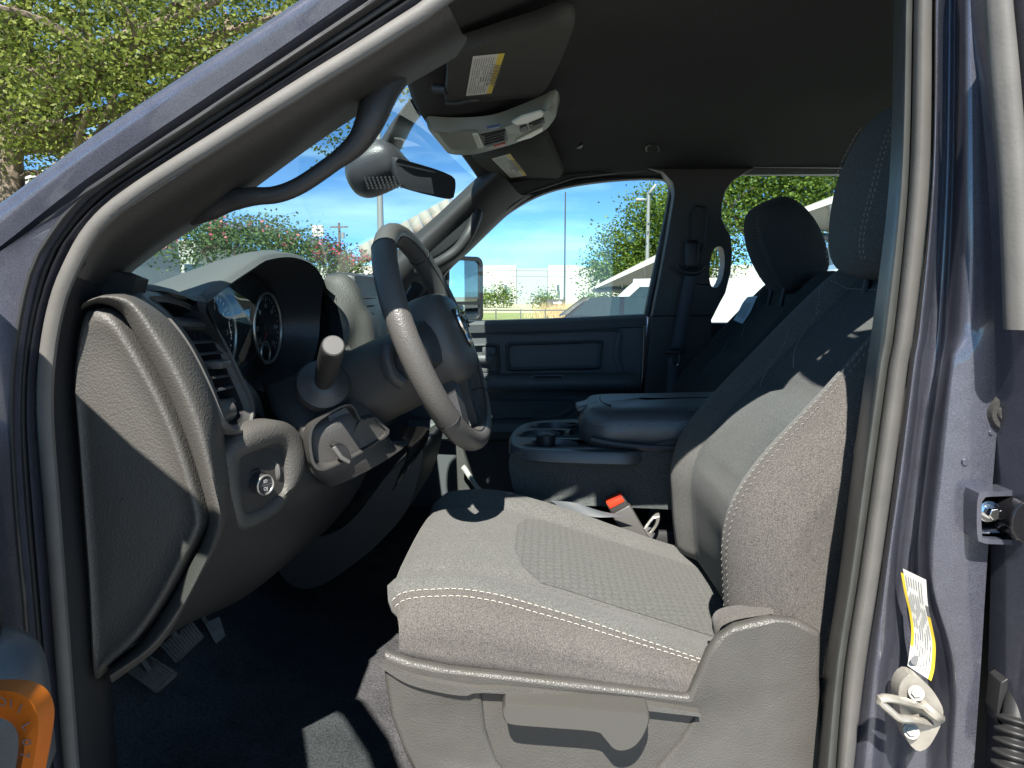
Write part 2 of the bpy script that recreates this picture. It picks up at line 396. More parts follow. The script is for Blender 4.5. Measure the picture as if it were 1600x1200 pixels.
# ---------- B pillar
vv = [-60, 0, 280, 510, 560, 730, 900, 1050, 1235]
def bc(us, Y): return C([(u, v) for u, v in zip(us, vv)], Y)
lipL = [1410, 1408, 1401, 1376, 1368, 1344, 1322, 1299, 1281]
seam = [1428, 1427, 1420, 1398, 1389, 1365, 1341, 1318, 1303]
sealR = [1459, 1457, 1453, 1429, 1420, 1398, 1374, 1351, 1330]
strip = [1472, 1470, 1464, 1446, 1439, 1418, 1395, 1385, 1372]
chanR = [1494, 1494, 1491, 1481, 1474, 1450, 1437, 1468, 1466]
ridge = [1508, 1508, 1508, 1503, 1486, 1466, 1452, 1488, 1482]
ridgeR = [1523, 1523, 1526, 1529, 1500, 1482, 1466, 1503, 1497]
pend = [1536, 1537, 1556, 1562, 1566, 1553, 1541, 1532, 1519]
b = MB()
mid = lambda a, c, t: [x+(y-x)*t for x, y in zip(a, c)]
b.loft([bc(mid(lipL, seam, -.6), .09), bc(lipL, .02), bc(mid(lipL, seam, .45), -.004), bc(seam, .008)], 30, 3)
b.build('door_seal_lip', m_lip, T, label='dark rubber lip along the rear edge of the door opening')
b = MB()
b.loft([bc(seam, .012), bc(mid(seam, sealR, .12), -.002), bc(mid(seam, sealR, .5), -.014), bc(mid(seam, sealR, .9), -.004), bc(sealR, .012)], 30, 3)
b.build('pillar_seal', m_seal, T, label='wide pale grey rubber seal on the rear door pillar')
b = MB()
b.loft([bc(sealR, .014), bc(mid(sealR, strip, .5), -.004), bc(strip, .004), bc(mid(strip, chanR, .3), .03), bc(mid(strip, chanR, .75), .03), bc(chanR, .006),
        bc(ridge, -.022), bc(ridgeR, -.028), bc(mid(ridgeR, pend, .6), -.03), bc(pend, -.03)], 60, 4)
pe = bc(pend, -.03)
b.loft([pe, ext(pe, (.004, .03, 0)), ext(pe, (.01, .09, 0))], 60)
BP = b.build('b_pillar', m_paint, T, label='painted rear door pillar with striker, hinge and label', ang=60)
b = MB()
b.loft([bc([1520]*9, .075), bc([1800]*9, .075)], 4); b.build('pillar_gap_shade', m_blk, T)  # black sheet standing in for the shade in the gap behind the pillar
# latch striker
def onB(u, v, Y=-.03): return P(u, v, Y)
b = MB()
lp = [onB(*p) for p in ((1404, 1082), (1411, 1062), (1424, 1054), (1440, 1062), (1455, 1076), (1466, 1092), (1474, 1110), (1471, 1130), (1462, 1150), (1450, 1168), (1436, 1174), (1424, 1166), (1414, 1148), (1408, 1120))]
lp = rs(lp, 36, True)
b.plate(lp, (0, .018, 0))
for (u, v) in ((1432, 1083), (1424, 1143)):
    b.cyl(onB(u, v, -.029), onB(u, v, -.036), .0088, .0082, 20); b.cyl(onB(u, v, -.035), onB(u, v, -.0385), .0055, .005, 6)
lo = rs([onB(1440, 1104, -.03), onB(1420, 1098, -.045), onB(1396, 1092, -.055), onB(1380, 1091, -.058), onB(1374, 1096, -.058), onB(1390, 1110, -.058), onB(1405, 1122, -.056), onB(1425, 1124, -.05), onB(1452, 1130, -.03)], 40)
b.tube(lo, .0042, 10, flat=1.3, upv=(0, 1, 0))
b.tube(rs([onB(1440, 1098, -.031), onB(1452, 1110, -.04), onB(1462, 1118, -.041), onB(1468, 1122, -.031)], 10), .006, 8)
b.build('latch_striker', m_steel, BP, bev=.0016, label='zinc latch striker loop bolted on')
# warning label: wavy sheet
lab0 = rs(C([(1406, 886), (1413, 925), (1421, 960), (1424, 990), (1421, 1020), (1418, 1040)], -.004), 20)
lab1 = rs(C([(1447, 906), (1450, 945), (1458, 985), (1462, 1010), (1460, 1045), (1455, 1064)], -.026), 20)
b = MB()
for a, c, m_, k0, k1 in ((0, .12, 1, 1, 15), (.12, .86, 0, 0, 19), (.86, 1, 1, 7, 19), (.86, 1, 0, 0, 5), (.86, 1, 2, 5, 7), (0, .12, 0, 15, 19)):
    b.grid([[p.lerp(q, a) for p, q in zip(lab0[k0:k1+1], lab1[k0:k1+1])], [p.lerp(q, c) for p, q in zip(lab0[k0:k1+1], lab1[k0:k1+1])]], m_)
off = Vector((-.0003, -.0007, 0))
for i, tt in enumerate([.18+.1*q_ for q_ in range(7)]):       # columns of small print
    random.seed(i); k = 1
    while k < 18:
        l = random.choice((2, 3, 4)); e = min(18, k+l)
        b.grid([[p.lerp(q, tt)+off for p, q in zip(lab0[k:e+1], lab1[k:e+1])], [p.lerp(q, tt+.022)+off for p, q in zip(lab0[k:e+1], lab1[k:e+1])]], 2); k = e+1
b.disc(lab0[17].lerp(lab1[17], .3)+off*1.6, (-.2, -1, 0), .006, 18, 2)
b.build('warning_label', [m_paper, m_yel, m_ink], BP, recalc=False, label='white and yellow warning label curling over the pillar')
# rear door hinge bracket and bolt
b = MB()
hl = rs([onB(*p, -.032) for p in ((1508, 772), (1514, 761), (1560, 758), (1600, 752), (1640, 756), (1640, 846), (1600, 858), (1566, 842), (1518, 838), (1508, 826))], 40, True)
hi = rs([onB(*p, -.032) for p in ((1515, 775), (1520, 768), (1562, 766), (1600, 764), (1630, 768), (1630, 838), (1600, 846), (1566, 834), (1522, 831), (1515, 822))], 40, True)
b.grid([ext(hl, (0, .004, 0)), ext(hl, (0, -.022, 0)), ext(hi, (0, -.022, 0)), ext(hi, (0, -.004, 0))], cu=True)
b.plate(ext(hi, (0, -.004, 0)), (0, .01, 0))
b.build('hinge_bracket', m_paint, BP, bev=.0012, label='painted rear door hinge bracket')
b = MB(); c = onB(1541, 797, -.036); b.cyl(c, c+Vector((0, -.006, 0)), .014, .012, 24); b.cyl(c+Vector((0, -.005, 0)), c+Vector((0, -.016, 0)), .0075, .0068, 6)
b.build('hinge_bolt', m_chrome, BP, bev=.001)
b = MB(); c = onB(1590, 802, -.04); b.cyl(c, c+Vector((0, -.03, 0)), .028, .026, 28); b.cyl(c+Vector((0, -.03, 0)), c+Vector((0, -.038, 0)), .013, .012, 20); b.build('hinge_bush', m_gloss, BP, bev=.002)
b = MB(); c = onB(1572, 644, -.03); b.cyl(c+Vector((0, .004, 0)), c+Vector((0, -.006, 0)), .0215, .018, 28); b.tube([c+Vector((.011*math.cos(a), -.007, .009*math.sin(a))) for a in [k*math.pi/10 for k in range(20)]], .0022, 6, cyc=True)
b.cyl(c, c+Vector((0, -.0075, 0)), .009, .008, 20)
b.build('rubber_buffer', m_trim, BP, label='round black rubber door buffer')
for (u, v, r) in ((1508, 722, .0045), (1420, 712, .0026), (1389, 866, .003), (1548, 676, .003)):
    b = MB(); c = onB(u, v, -.0305 if u > 1450 else .016); b.cyl(c+Vector((0, .004, 0)), c+Vector((0, -.0014, 0)), r, r*.7, 14); b.build('body_plug', m_paint, BP)
# wiring boot
b = MB()
q = rs([onB(1545, 1050, -.03), onB(1552, 1044, -.03), onB(1640, 1040, -.03), onB(1640, 1180, -.03), onB(1570, 1130, -.03), onB(1540, 1112, -.03), onB(1541, 1080, -.03)], 28, True)
b.plate(q, (0, -.022, 0))
bp_ = rs([onB(1592, 1075, -.05), onB(1588, 1110, -.06), onB(1584, 1150, -.07), onB(1580, 1200, -.08), onB(1580, 1240, -.085)], 60)
b.tube(bp_, [.0125 if i < 18 else .0150+.0042*math.sin(i*1.05) for i in range(60)], 14)
b.build('wiring_boot', m_trimb, BP, bev=.003, label='ribbed black rubber wiring boot')

# ---------- rear door (closed), seen edge-on past the pillar
RD = empty('rear_door', V(1.0, -.1, -.6), T, 'closed rear door with its grey leading seal')
b = MB()
g0 = [(1542, -40), (1542, 0), (1550, 120), (1564, 280), (1570, 420), (1573, 515)]; g1 = [(1582, -40), (1580, 0), (1592, 120), (1604, 280), (1610, 420), (1612, 515)]
a0, a1 = C(g0, -.085), C(g1, -.085)
b.loft([ext(a0, (.004, .012, 0)), a0, ext(lerpc(a0, a1, .35), (0, -.012, 0)), ext(lerpc(a0, a1, .75), (0, -.01, 0)), a1, ext(a1, (0, .02, 0))], 24, 3)
b.build('leading_edge_seal', m_seal, RD)
b = MB()
d0 = C([(1580, -60), (1582, 0), (1594, 120), (1606, 280), (1612, 420), (1614, 515), (1616, 620), (1616, 900), (1604, 1250)], -.09)
b.loft([ext(d0, (.0, .07, 0)), ext(d0, (.004, .0, 0)), ext(d0, (.02, -.018, 0)), ext(d0, (.12, -.035, 0))], 30, 2)
b.build('door_edge', m_paint, RD)
b = MB(); x0, x1 = d0[0].x+.18, 1.35
b.plate([V(x0, -.13, -.12), V(x1, -.13, -.12), V(x1, -.13, -.9), V(x0-.02, -.13, -.9)], (0, .1, 0)); b.build('door_skin', m_paint, RD, bev=.01)
b = MB(); b.plate([V(x0-.05, -.10, -.12), V(x0-.02, -.09, .34), V(1.15, -.09, .33), V(1.35, -.10, -.12)], (0, .006, 0)); b.build('window_glass', m_glass, RD)
b = MB()
for a, c in ((V(x0-.05, -.09, -.12), V(x0-.02, -.06, .36)), (V(x0-.02, -.06, .36), V(1.18, -.06, .35)), (V(1.18, -.06, .35), V(1.4, -.09, -.12))): b.tube([a, c], .028, 8)
b.build('window_frame', m_trimb, RD)

# ---------- roof, headliner, floor, rear wall, bonnet (the shell that shades the cabin)
def hz(X, Y):
    s_ = (Y-.8)/.76
    z = .455-.075*abs(s_)**3.2
    z -= .05*smooth01(-X, -.22, .30)**1.3
    z -= .06*smooth01(X, .95, 1.45)
    z -= .028*smooth01(abs(Y-.8), .30, .10)*smooth01(.22-X, 0, .3)   # swelling round the overhead console
    return z
def hx0(Y): return -.255+.07*abs((Y-.8)/.76)**2
NX, NY = 40, 36
b = MB(); rows = []
for i in range(NX):
    r = []
    for j in range(NY):
        Y = .045+1.51*j/(NY-1); x0 = hx0(Y); X = x0+(1.42-x0)*i/(NX-1); r.append(V(X, Y, hz(X, Y)))
    rows.append(r)
b.grid(rows); b.grid([rows[0], ext(rows[0], (-.012, 0, .008)), ext(rows[0], (-.012, 0, .03))])
HL = b.build('headliner', m_hlin, T, label='dark charcoal cloth headliner', ang=60, thick=.006, toff=1)
b = MB(); rr = [[p+Vector((0, 0, .045)) for p in r] for r in rows]
b.grid(rr); b.loft([[r[0] for r in rr[5:]], [r[0]+Vector((0, -.05, -.012)) for r in rr[5:]], [r[0]+Vector((0, -.075, -.04)) for r in rr[5:]]], 40); b.loft([[r[-1] for r in rr], [r[-1]+Vector((0, .09, -.015)) for r in rr]], 40)
b.build('roof', m_paint, T, thick=.004)
b = MB(); b.plate([V(-.585, .03, .02), V(-.62, .03, .07), V(-.95, .03, -.09), V(-1.15, .03, -.12), V(-1.15, .03, -.95), V(-.585, .03, -.95)], (0, .03, 0)); b.build('cowl_side', m_paint, T)
b = MB(); b.grid([[V(x, y, z) for y in (0.02, .8, 1.6)] for x, z in ((1.45, -.75), (.6, -.75), (-.40, -.75), (-.52, -.745), (-.62, -.71), (-.74, -.60), (-.9, -.42), (-.95, -.2))])
b.build('carpet', m_carp, T, thick=.02, label='black carpet on the cabin floor', ang=80)
b = MB(); mf = [PZ(u, v, -.742) for u, v in ((140, 1118), (200, 1098), (248, 1092), (285, 1098), (312, 1092), (332, 1072), (350, 1060), (372, 1064), (398, 1080), (430, 1088), (500, 1087), (560, 1081), (612, 1074))]
b.plate(rs(mf, 50)+[V(-.02, .62, -.742), V(-.02, .14, -.742), V(-.62, .14, -.742)], (0, 0, .006)); b.build('floor_mat', m_carp, T, bev=.003, label='black carpet floor mat with a wavy front edge')
b = MB(); b.box(V(.05, .06, -.73), (1.3, .1, .1), b=.015); b.build('door_sill', m_trimb, T)
b = MB(); b.box(V(.4, -.02, -.80), (2.4, .08, .2), b=.03); b.build('rocker_panel', m_paint, T)
b = MB(); b.grid([[V(1.46, y, z) for y in (0, .25, 1.35, 1.6)] for z in (-.78, -.1)]); b.grid([[V(1.46, y, z) for y in (0, .25)] for z in (-.1, .42)]); b.grid([[V(1.46, y, z) for y in (1.35, 1.6)] for z in (-.1, .42)]); b.grid([[V(1.46, y, z) for y in (.25, 1.35)] for z in (.28, .42)])
b.build('cab_rear_wall', m_trimb, T, thick=.03)
b = MB(); b.plate([V(1.46, .25, -.1), V(1.46, 1.35, -.1), V(1.46, 1.35, .28), V(1.46, .25, .28)], (.005, 0, 0)); b.build('rear_window', m_glass, T)
# bonnet and wings in front of the cowl
b = MB(); rows = []
for i, (x, z) in enumerate(((-.92, -.10), (-1.2, -.075), (-1.7, -.09), (-2.1, -.13), (-2.25, -.2), (-2.3, -.5))):
    rows.append([V(x, y, z-.02-(.1 if j in (0, 8) else 0)+.03*math.exp(-((y-.8)/.35)**2)) for j, y in enumerate((-.12, -.06, .05, .3, .8, 1.3, 1.55, 1.66, 1.72))])
b.grid(rows_between(rows, 3)); b.build('bonnet', m_paint, T, thick=.01)
for y0, y1 in ((-.13, -.09), (1.70, 1.74)):
    b = MB(); b.plate([V(-.68, y0, -.16), V(-2.25, y0, -.24), V(-2.3, y0, -.9), V(-2.05, y0, -.9), V(-1.95, y0, -.55), V(-1.45, y0, -.5), V(-1.15, y0, -.9), V(-.68, y0, -.95)], (0, y1-y0, 0)); b.build('front_wing', m_paint, T, bev=.008)

# ---------- windscreen
b = MB()
rows = []
for i in range(13):
    y = .09+1.42*i/12; s_ = (y-.8)/.71
    bx, tx = -1.02+.16*s_*s_, hx0(y)-.005
    rows.append([V(bx+(tx-bx)*t-.012*math.sin(math.pi*t), y, -.075+(.36+.006-abs(s_)**3*.012+.075)*t) for t in (0, .25, .5, .75, 1)])
b.grid(rows); b.build('windscreen', m_wind, T, label='large raked windscreen')

# ---------- dashboard: end cap, padded swoosh, top pad and hood
DB = None
b = MB()
S0 = C([(126, 484), (150, 474), (185, 484), (215, 528), (255, 598), (282, 658), (300, 708), (316, 762), (327, 812), (316, 850), (303, 874), (266, 941), (222, 1004), (168, 1048)], .038)
S1 = C([(132, 472), (160, 463), (203, 472), (238, 518), (278, 588), (305, 650), (322, 705), (336, 765), (345, 812), (334, 852), (319, 882), (283, 950), (238, 1010), (172, 1058)], .018)
S2 = C([(148, 466), (180, 458), (212, 462), (250, 492), (288, 540), (320, 602), (340, 660), (343, 706), (353, 792), (343, 842), (306, 910), (274, 974), (242, 1016), (178, 1064)], .065)
S3 = [p+Vector((-.03, .08, 0)) for p in S2]
b.loft([ext(S0, (-.006, .02, 0)), S0, S1, S2, S3], 60, 5)
DB = b.build('dashboard', m_dash, T, label='grained grey plastic dashboard end sweeping round the side vent', ang=75)
b = MB()
cap = C([(140, 485), (155, 481), (179, 493), (209, 538), (248, 607), (275, 666), (292, 713), (307, 763), (318, 811), (308, 841), (296, 863), (260, 933), (216, 997), (168, 1041), (152, 1050), (143, 900), (128, 690), (122, 600), (128, 530)], .036)
capi = rs(cap, 70, True); ctr = sum(capi, Vector())/70
b.grid([ext(capi, (0, .03, 0)), ext(capi, (0, .0, 0)), [p.lerp(ctr, .015)+Vector((0, -.008, 0)) for p in capi], [p.lerp(ctr, .07)+Vector((0, -.009, 0)) for p in capi], [p.lerp(ctr, .11)+Vector((0, -.0055, 0)) for p in capi], [p.lerp(ctr, .3)+Vector((0, -.0065, 0)) for p in capi], [p.lerp(ctr, .7)+Vector((0, -.008, 0)) for p in capi], [p.lerp(ctr, .99)+Vector((0, -.0085, 0)) for p in capi]], cu=True)
b.build('end_cap', m_dash, DB, ang=75)
# top pad with the instrument hood
LIP = [(321, 476, .20), (356, 448, .24), (398, 420, .30), (419, 408, .34), (457, 404, .43), (489, 416, .52), (505, 437, .58), (503, 465, .62), (500, 500, .64), (496, 540, .63), (482, 575, .58), (450, 600, .48), (415, 612, .38), (392, 600, .30), (365, 565, .25), (340, 520, .22)]
lip = rs(C(LIP), 80, True)
b = MB()
l0 = C([(150, 462, .10), (205, 455, .12), (250, 454, .15), (290, 463, .18), (321, 474, .20), (356, 446, .24), (398, 418, .30), (419, 406, .34), (457, 402, .43), (489, 414, .52), (505, 435, .58), (512, 452, .63)])
l0 += [V(-.43, .70, -.005), V(-.43, .9, -.01), V(-.44, 1.2, -.01), V(-.46, 1.5, -.02)]
n_ = 70; l0r = rs(l0, n_)
l1r = [p+Vector((-.016, 0, .009)) for p in l0r]
l2r = [Vector((p.x*.5-.30, p.y, max(p.z-.012, CZ-.03)+.012)) for p in l0r]
l3r = [Vector((-.86+.1*((p.y-.8)/.7)**2, p.y, CZ-.045)) for p in l0r]
l4r = [Vector((-1.0, p.y, CZ-.09)) for p in l0r]
b.grid(rows_between([l0r, l1r, l2r, l3r, l4r], 4))
b.build('top_pad', m_pad, DB, ang=70)
# hood underside + cluster surround
b = MB()
lc = sum(lip, Vector())/80
inn = [Vector((lc.x-.075, lc.y+(p.y-lc.y)*.90, lc.z-.004+(p.z-lc.z)*.86)) for p in lip]
b.grid([ext(lip, (-.012, 0, .006)), lip, [p.lerp(q, .12)+Vector((.001, 0, 0)) for p, q in zip(lip, inn)], [p.lerp(q, .6) for p, q in zip(lip, inn)], inn], cu=True)
b.build('cluster_surround', m_soft, DB, ang=70)
IC = empty('instrument_cluster', lc, T, 'instrument cluster with round gauges behind a clear lens')
b = MB(); b.cap([p+Vector((-.004, 0, 0)) for p in inn]); b.build('gauge_board', m_blk, IC)
def ring(b, c, r, rr, m=0, seg=40):
    b.tube([Vector((c.x, c.y+r*math.cos(a), c.z+r*math.sin(a))) for a in [2*math.pi*k/seg for k in range(seg)]], rr, 6, m, cyc=True)
FACE = Matrix(((0, 0, 1), (1, 0, 0), (0, 1, 0))).to_4x4()      # text facing +X: right = +Y, up = +Z
def faceT(p): m_ = FACE.copy(); m_.translation = p; return m_
for gi, (cy, lbls) in enumerate(((-.105, ['0', '1', '2', '3', '4', '5', '6']), (.105, ['0', '20', '40', '60', '80', '100', '120']))):
    c = Vector((lc.x-.066, lc.y+cy, lc.z-.012)); b = MB(); ring(b, c, .066, .0028, 0)
    for k in range(25):
        a = R(225-270*k/24); l = .011 if k % 4 == 0 else .006
        d = Vector((0, math.cos(a), math.sin(a))); q = d.cross(Vector((1, 0, 0)))
        o = c+Vector((-.003, 0, 0)); w_ = .0009
        b.add([o+d*.060+q*w_, o+d*.060-q*w_, o+d*(.060-l)-q*w_, o+d*(.060-l)+q*w_], [(0, 1, 2, 3)], 1)
    for k, s_ in enumerate(lbls):
        a = R(225-270*k/6); b.text(s_, faceT(c+Vector((-.003, .042*math.cos(a), .042*math.sin(a)))), .0115, 1)
    a = R(228); d = Vector((0, math.cos(a), math.sin(a))); q = d.cross(Vector((1, 0, 0)))
    b.add([c+d*.05+q*.0012, c+d*.05-q*.0012, c-q*.003, c+q*.003], [(0, 1, 2, 3)], 2); b.cyl(c+Vector((-.004, 0, 0)), c+Vector((.004, 0, 0)), .010, .009, 20, 3)
    c2 = c+Vector((.001, -.02 if gi else .02, -.045)); ring(b, c2, .021, .002, 0, 24)
    for k in range(9):
        a = R(200-220*k/8); d = Vector((0, math.cos(a), math.sin(a))); q = d.cross(Vector((1, 0, 0))); o = c2
        b.add([o+d*.018+q*.0008, o+d*.018-q*.0008, o+d*.013-q*.0008, o+d*.013+q*.0008], [(0, 1, 2, 3)], 2 if k > 6 else 1)
    b.build('gauge', [m_silver, m_white, m_redn, m_blk], IC, recalc=False)
b = MB(); inn2 = [p.lerp(q, .93) for p, q in zip(lip, inn)]; ic = sum(inn2, Vector())/80
b.grid([inn2, [p.lerp(ic, .35)+Vector((.010, 0, 0)) for p in inn2], [p.lerp(ic, .7)+Vector((.016, 0, 0)) for p in inn2], [p.lerp(ic, .97)+Vector((.018, 0, 0)) for p in inn2]], cu=True)
b.build('cluster_lens', m_lensg, IC)

# ---------- side air vent
AV = empty('air_vent', P(310, 580, .18), T, 'tall side air vent with slats and a satin bezel')
VO = [(206, 455, .085), (248, 489, .085), (287, 537, .085), (320, 600, .085), (343, 658, .09), (352, 672, .11), (366, 680, .15), (384, 674, .21), (394, 652, .235), (390, 622, .245), (370, 580, .25), (351, 540, .25), (323, 497, .25), (290, 471, .23), (248, 457, .17)]
VI = [(240, 476, .13), (264, 494, .13), (288, 532, .13), (312, 580, .13), (336, 632, .13), (348, 656, .138), (366, 664, .16), (378, 655, .20), (379, 634, .222), (358, 585, .23), (340, 545, .23), (316, 501, .225), (296, 484, .21), (268, 474, .17), (250, 472, .145)]
vo, vi = rs(C(VO), 70, True), rs(C(VI), 70, True)
b = MB()
b.grid([ext(vo, (-.03, .004, 0)), vo, [p+Vector((.008, -.002, .001)) for p in [a.lerp(c, .18) for a, c in zip(vo, vi)]], [p+Vector((.009, -.002, 0)) for p in [a.lerp(c, .5) for a, c in zip(vo, vi)]], [a.lerp(c, .55)+Vector((.004, 0, 0)) for a, c in zip(vo, vi)], vi], cu=True)
b.grid([vi, ext(vi, (-.03, 0, 0))], 1, cu=True)
b.build('vent_bezel', [m_bez, m_blk], AV, ang=45)
b = MB(); b.cap(ext(vi, (-.03, 0, 0))); b.build('vent_back', m_blk, AV)
sl = [((288, 536), (338, 533)), ((297, 555), (345, 550)), ((308, 575), (353, 570)), ((317, 592), (358, 586)), ((327, 612), (366, 603))]
for i, (l, r_) in enumerate(sl):
    a, c = P(*l, .128), P(*r_, .235); a.x -= .001; c.x -= .001
    b = MB(); b.tube([a, c], .0052, 8, flat=.4, upv=(.25, 0, 1)); b.build('slat', m_soft, AV)
for i in range(4):
    a, c = P(*sl[0][0], .128).lerp(P(*sl[0][1], .235), .15+.23*i), P(*sl[4][0], .128).lerp(P(*sl[4][1], .235), .15+.23*i)
    b = MB(); b.tube([a+Vector((-.02, 0, .02)), c+Vector((-.02, 0, -.02))], .006, 6, flat=.12, upv=(0, 1, 0)); b.build('vane', m_blk, AV)
b = MB(); a, c = P(264, 505, .128), P(325, 508, .232); b.tube([a+Vector((-.008, 0, 0)), c+Vector((-.008, 0, 0))], .012, 10, flat=.8); b.build('top_bar', m_soft, AV)
b = MB(); a, c = P(336, 634, .13), P(372, 627, .232); b.tube([a+Vector((-.01, 0, 0)), c+Vector((-.01, 0, 0))], .009, 10, flat=.75); b.build('bottom_bar', m_bez, AV)
b = MB(); c = P(334, 570, .185); b.box(c+Vector((.004, 0, .001)), (.03, .034, .011), b=.003); b.build('slide_tab', m_bez, AV, label='little grip for aiming the vent')
b = MB(); c = P(352, 646, .178); b.cyl(c+Vector((-.010, -.022, 0)), c+Vector((-.010, .022, 0)), .018, seg=28); b.build('shutoff_wheel', m_bez, AV, bev=.002)

# ---------- dash face right of the vent, column surround, knee panel
b = MB()
b.loft([C([(394, 640, .25), (392, 622, .25), (371, 580, .255), (352, 540, .255), (324, 497, .25), (312, 480, .22)]), C([(415, 655, .30), (405, 620, .30), (388, 596, .30), (363, 562, .255), (342, 522, .225), (323, 480, .205)])], 30, 3)
b.build('cluster_side_trim', m_soft, DB)
b = MB()
k0 = C([(343, 706, .13), (352, 792, .13), (343, 842, .13), (306, 910, .13), (274, 974, .13), (240, 1018, .13)])
pr = [(-.385, -.20), (-.365, -.27), (-.37, -.33), (-.42, -.42), (-.50, -.50), (-.60, -.53)]
k1 = [V(x+.0, .30, z) for x, z in pr]; k2 = [V(x+.015, .45, z) for x, z in pr]; k3 = [V(x+.02, .62, z+.005) for x, z in pr]; k4 = [V(x-.1, .66, z+.03) for x, z in pr]
b.loft([k0, lerpc(k0, k1, .5), k1, k2, k3, k4], 26, 3)
b.build('knee_panel', m_trim, DB, ang=70)
b = MB()                                   # lower glove-side dash towards the passenger
b.loft([[V(-.43, y, -.005), V(-.415, y, -.1), V(-.43, y, -.25), V(-.50, y, -.42), V(-.7, y, -.46)] for y in (.66, .9, 1.2, 1.5)], 20, 2)
b.build('passenger_dash', m_pad, DB)
b = MB(); b.box(V(-.68, .38, -.22), (.26, .50, .30)); b.build('dash_core', m_blk, DB)
b = MB(); b.box(V(-.66, 1.07, -.2), (.38, .86, .34)); b.build('dash_core', m_blk, DB)
CS = empty('centre_stack', V(-.40, .8, -.1), T, 'centre dash stack with pale side panel and vents')
b = MB()
a0 = C([(502, 440, .66), (513, 462, .66), (540, 492, .66), (546, 520, .66), (536, 560, .66), (528, 620, .66)]); a1 = C([(512, 431, .70), (538, 430, .70), (556, 450, .70), (568, 480, .70), (580, 510, .70), (590, 600, .70)])
a2 = C([(520, 430, .74), (543, 430, .745), (562, 450, .745), (574, 480, .745), (588, 510, .745), (600, 600, .745)])
b.loft([a0, lerpc(a0, a1, .5), a1, a2], 24, 3); b.build('stack_side_panel', m_dash, CS, ang=70)
b = MB(); b.box(V(-.445, .86, -.13), (.08, .24, .36), b=.02); b.build('stack_body', m_soft, CS)
for i in range(5):
    b = MB(); b.tube([V(-.402, .75, -.005-.019*i), V(-.402, .86, -.005-.019*i)], .006, 8, flat=.35); b.build('slat', m_trimb, CS)
b = MB(); b.box(V(-.396, .78, -.045), (.02, .03, .010), b=.003); b.build('slide_tab', m_bez, CS)

# ---------- headlight switch panel
HS = empty('headlight_switch', P(405, 740, .2), T, 'headlight switch panel with round knob and dimmer wheel')
HO = [(344, 722, .13), (348, 704, .135), (382, 670, .17), (432, 657, .22), (462, 670, .26), (477, 700, .275), (474, 737, .27), (452, 772, .25), (438, 798, .23), (400, 822, .185), (374, 828, .16), (362, 800, .145), (350, 760, .135)]
HI = [(374, 722, .165), (378, 714, .17), (402, 704, .19), (434, 695, .225), (444, 704, .235), (445, 735, .235), (441, 764, .23), (428, 778, .215), (402, 792, .19), (382, 795, .172), (376, 780, .166), (374, 750, .165)]
ho, hi_ = rs(C(HO), 60, True), rs(C(HI), 60, True)
n_hs = ((hi_[20]-hi_[0]).cross(hi_[40]-hi_[0])).normalized()
if n_hs.y > 0: n_hs = -n_hs
b = MB(); b.grid([ext(ho, -n_hs*.03), ho, [a.lerp(c, .3)+n_hs*.010 for a, c in zip(ho, hi_)], [a.lerp(c, .8)+n_hs*.009 for a, c in zip(ho, hi_)], hi_, ext(hi_, -n_hs*.008)], cu=True)
b.build('switch_surround', m_dash, HS, ang=70)
b = MB(); b.cap(ext(hi_, -n_hs*.007)); b.build('switch_plate', m_soft, HS)
def lbasis(n):
    u_ = Vector((0, 0, 1))-n*n.z; u_.normalize(); return Matrix((u_.cross(n), u_, n)).transposed()
HB = lbasis(n_hs).to_4x4()
def onH(u, v, off=0):
    r_ = ray(u, v); p0 = hi_[0]-n_hs*.007; t = (p0-CAMP).dot(n_hs)/r_.dot(n_hs); return CAMP+r_*t+n_hs*off
def hT(p): m_ = HB.copy(); m_.translation = p; return m_
kc = onH(393, 753)
b = MB(); b.cyl(kc, kc+n_hs*.012, .0215, .0205, 36); b.build('knob_base', m_trimb, HS, bev=.002)
b = MB(); kf = kc+n_hs*.03; b.cyl(kc+n_hs*.01, kf, .0150, .0145, 36, 0); b.tube([kf+HB.to_3x3() @ Vector((.0138*math.cos(a), .0138*math.sin(a), 0)) for a in [k*math.pi/18 for k in range(36)]], .0016, 8, 1, cyc=True)
b.text('ID', hT(kf+n_hs*.0004+HB.to_3x3() @ Vector((0, .0055, 0))), .007, 2); b.text('OJ', hT(kf+n_hs*.0004+HB.to_3x3() @ Vector((0, -.0055, 0))), .007, 2)
b.add([kf+n_hs*.0004+HB.to_3x3() @ Vector(q) for q in ((-.012, .0004, 0), (.012, .0004, 0), (.012, -.0004, 0), (-.012, -.0004, 0))], [(0, 1, 2, 3)], 3)
b.build('knob', [m_soft, m_silver, m_white, m_ink], HS)
b = MB()
for k, s_ in enumerate(('O', 'x', 'D', 'ID')):
    a = R(150-32*k); b.text(s_, hT(kc+n_hs*.0006+HB.to_3x3() @ Vector((.027*math.cos(a)+.004, .027*math.sin(a), 0))), .0085)
b.add([kc+n_hs*.0006+HB.to_3x3() @ Vector(q) for q in ((.034, -.012, 0), (.0352, -.012, 0), (.0352, .014, 0), (.034, .014, 0))], [(0, 1, 2, 3)])
b.build('switch_marking', m_white, HS, recalc=False)
b = MB(); wc = onH(429, 737); b.tube([wc+HB.to_3x3() @ Vector((0, .018*math.cos(a), .018*math.sin(a)-.011)) for a in [k*math.pi/14 for k in range(28)]], .0042, 8, cyc=True, flat=1.2); b.cyl(wc+HB.to_3x3() @ Vector((-.003, 0, -.011)), wc+HB.to_3x3() @ Vector((.003, 0, -.011)), .016, seg=24); b.build('dimmer_wheel', m_bez, HS)

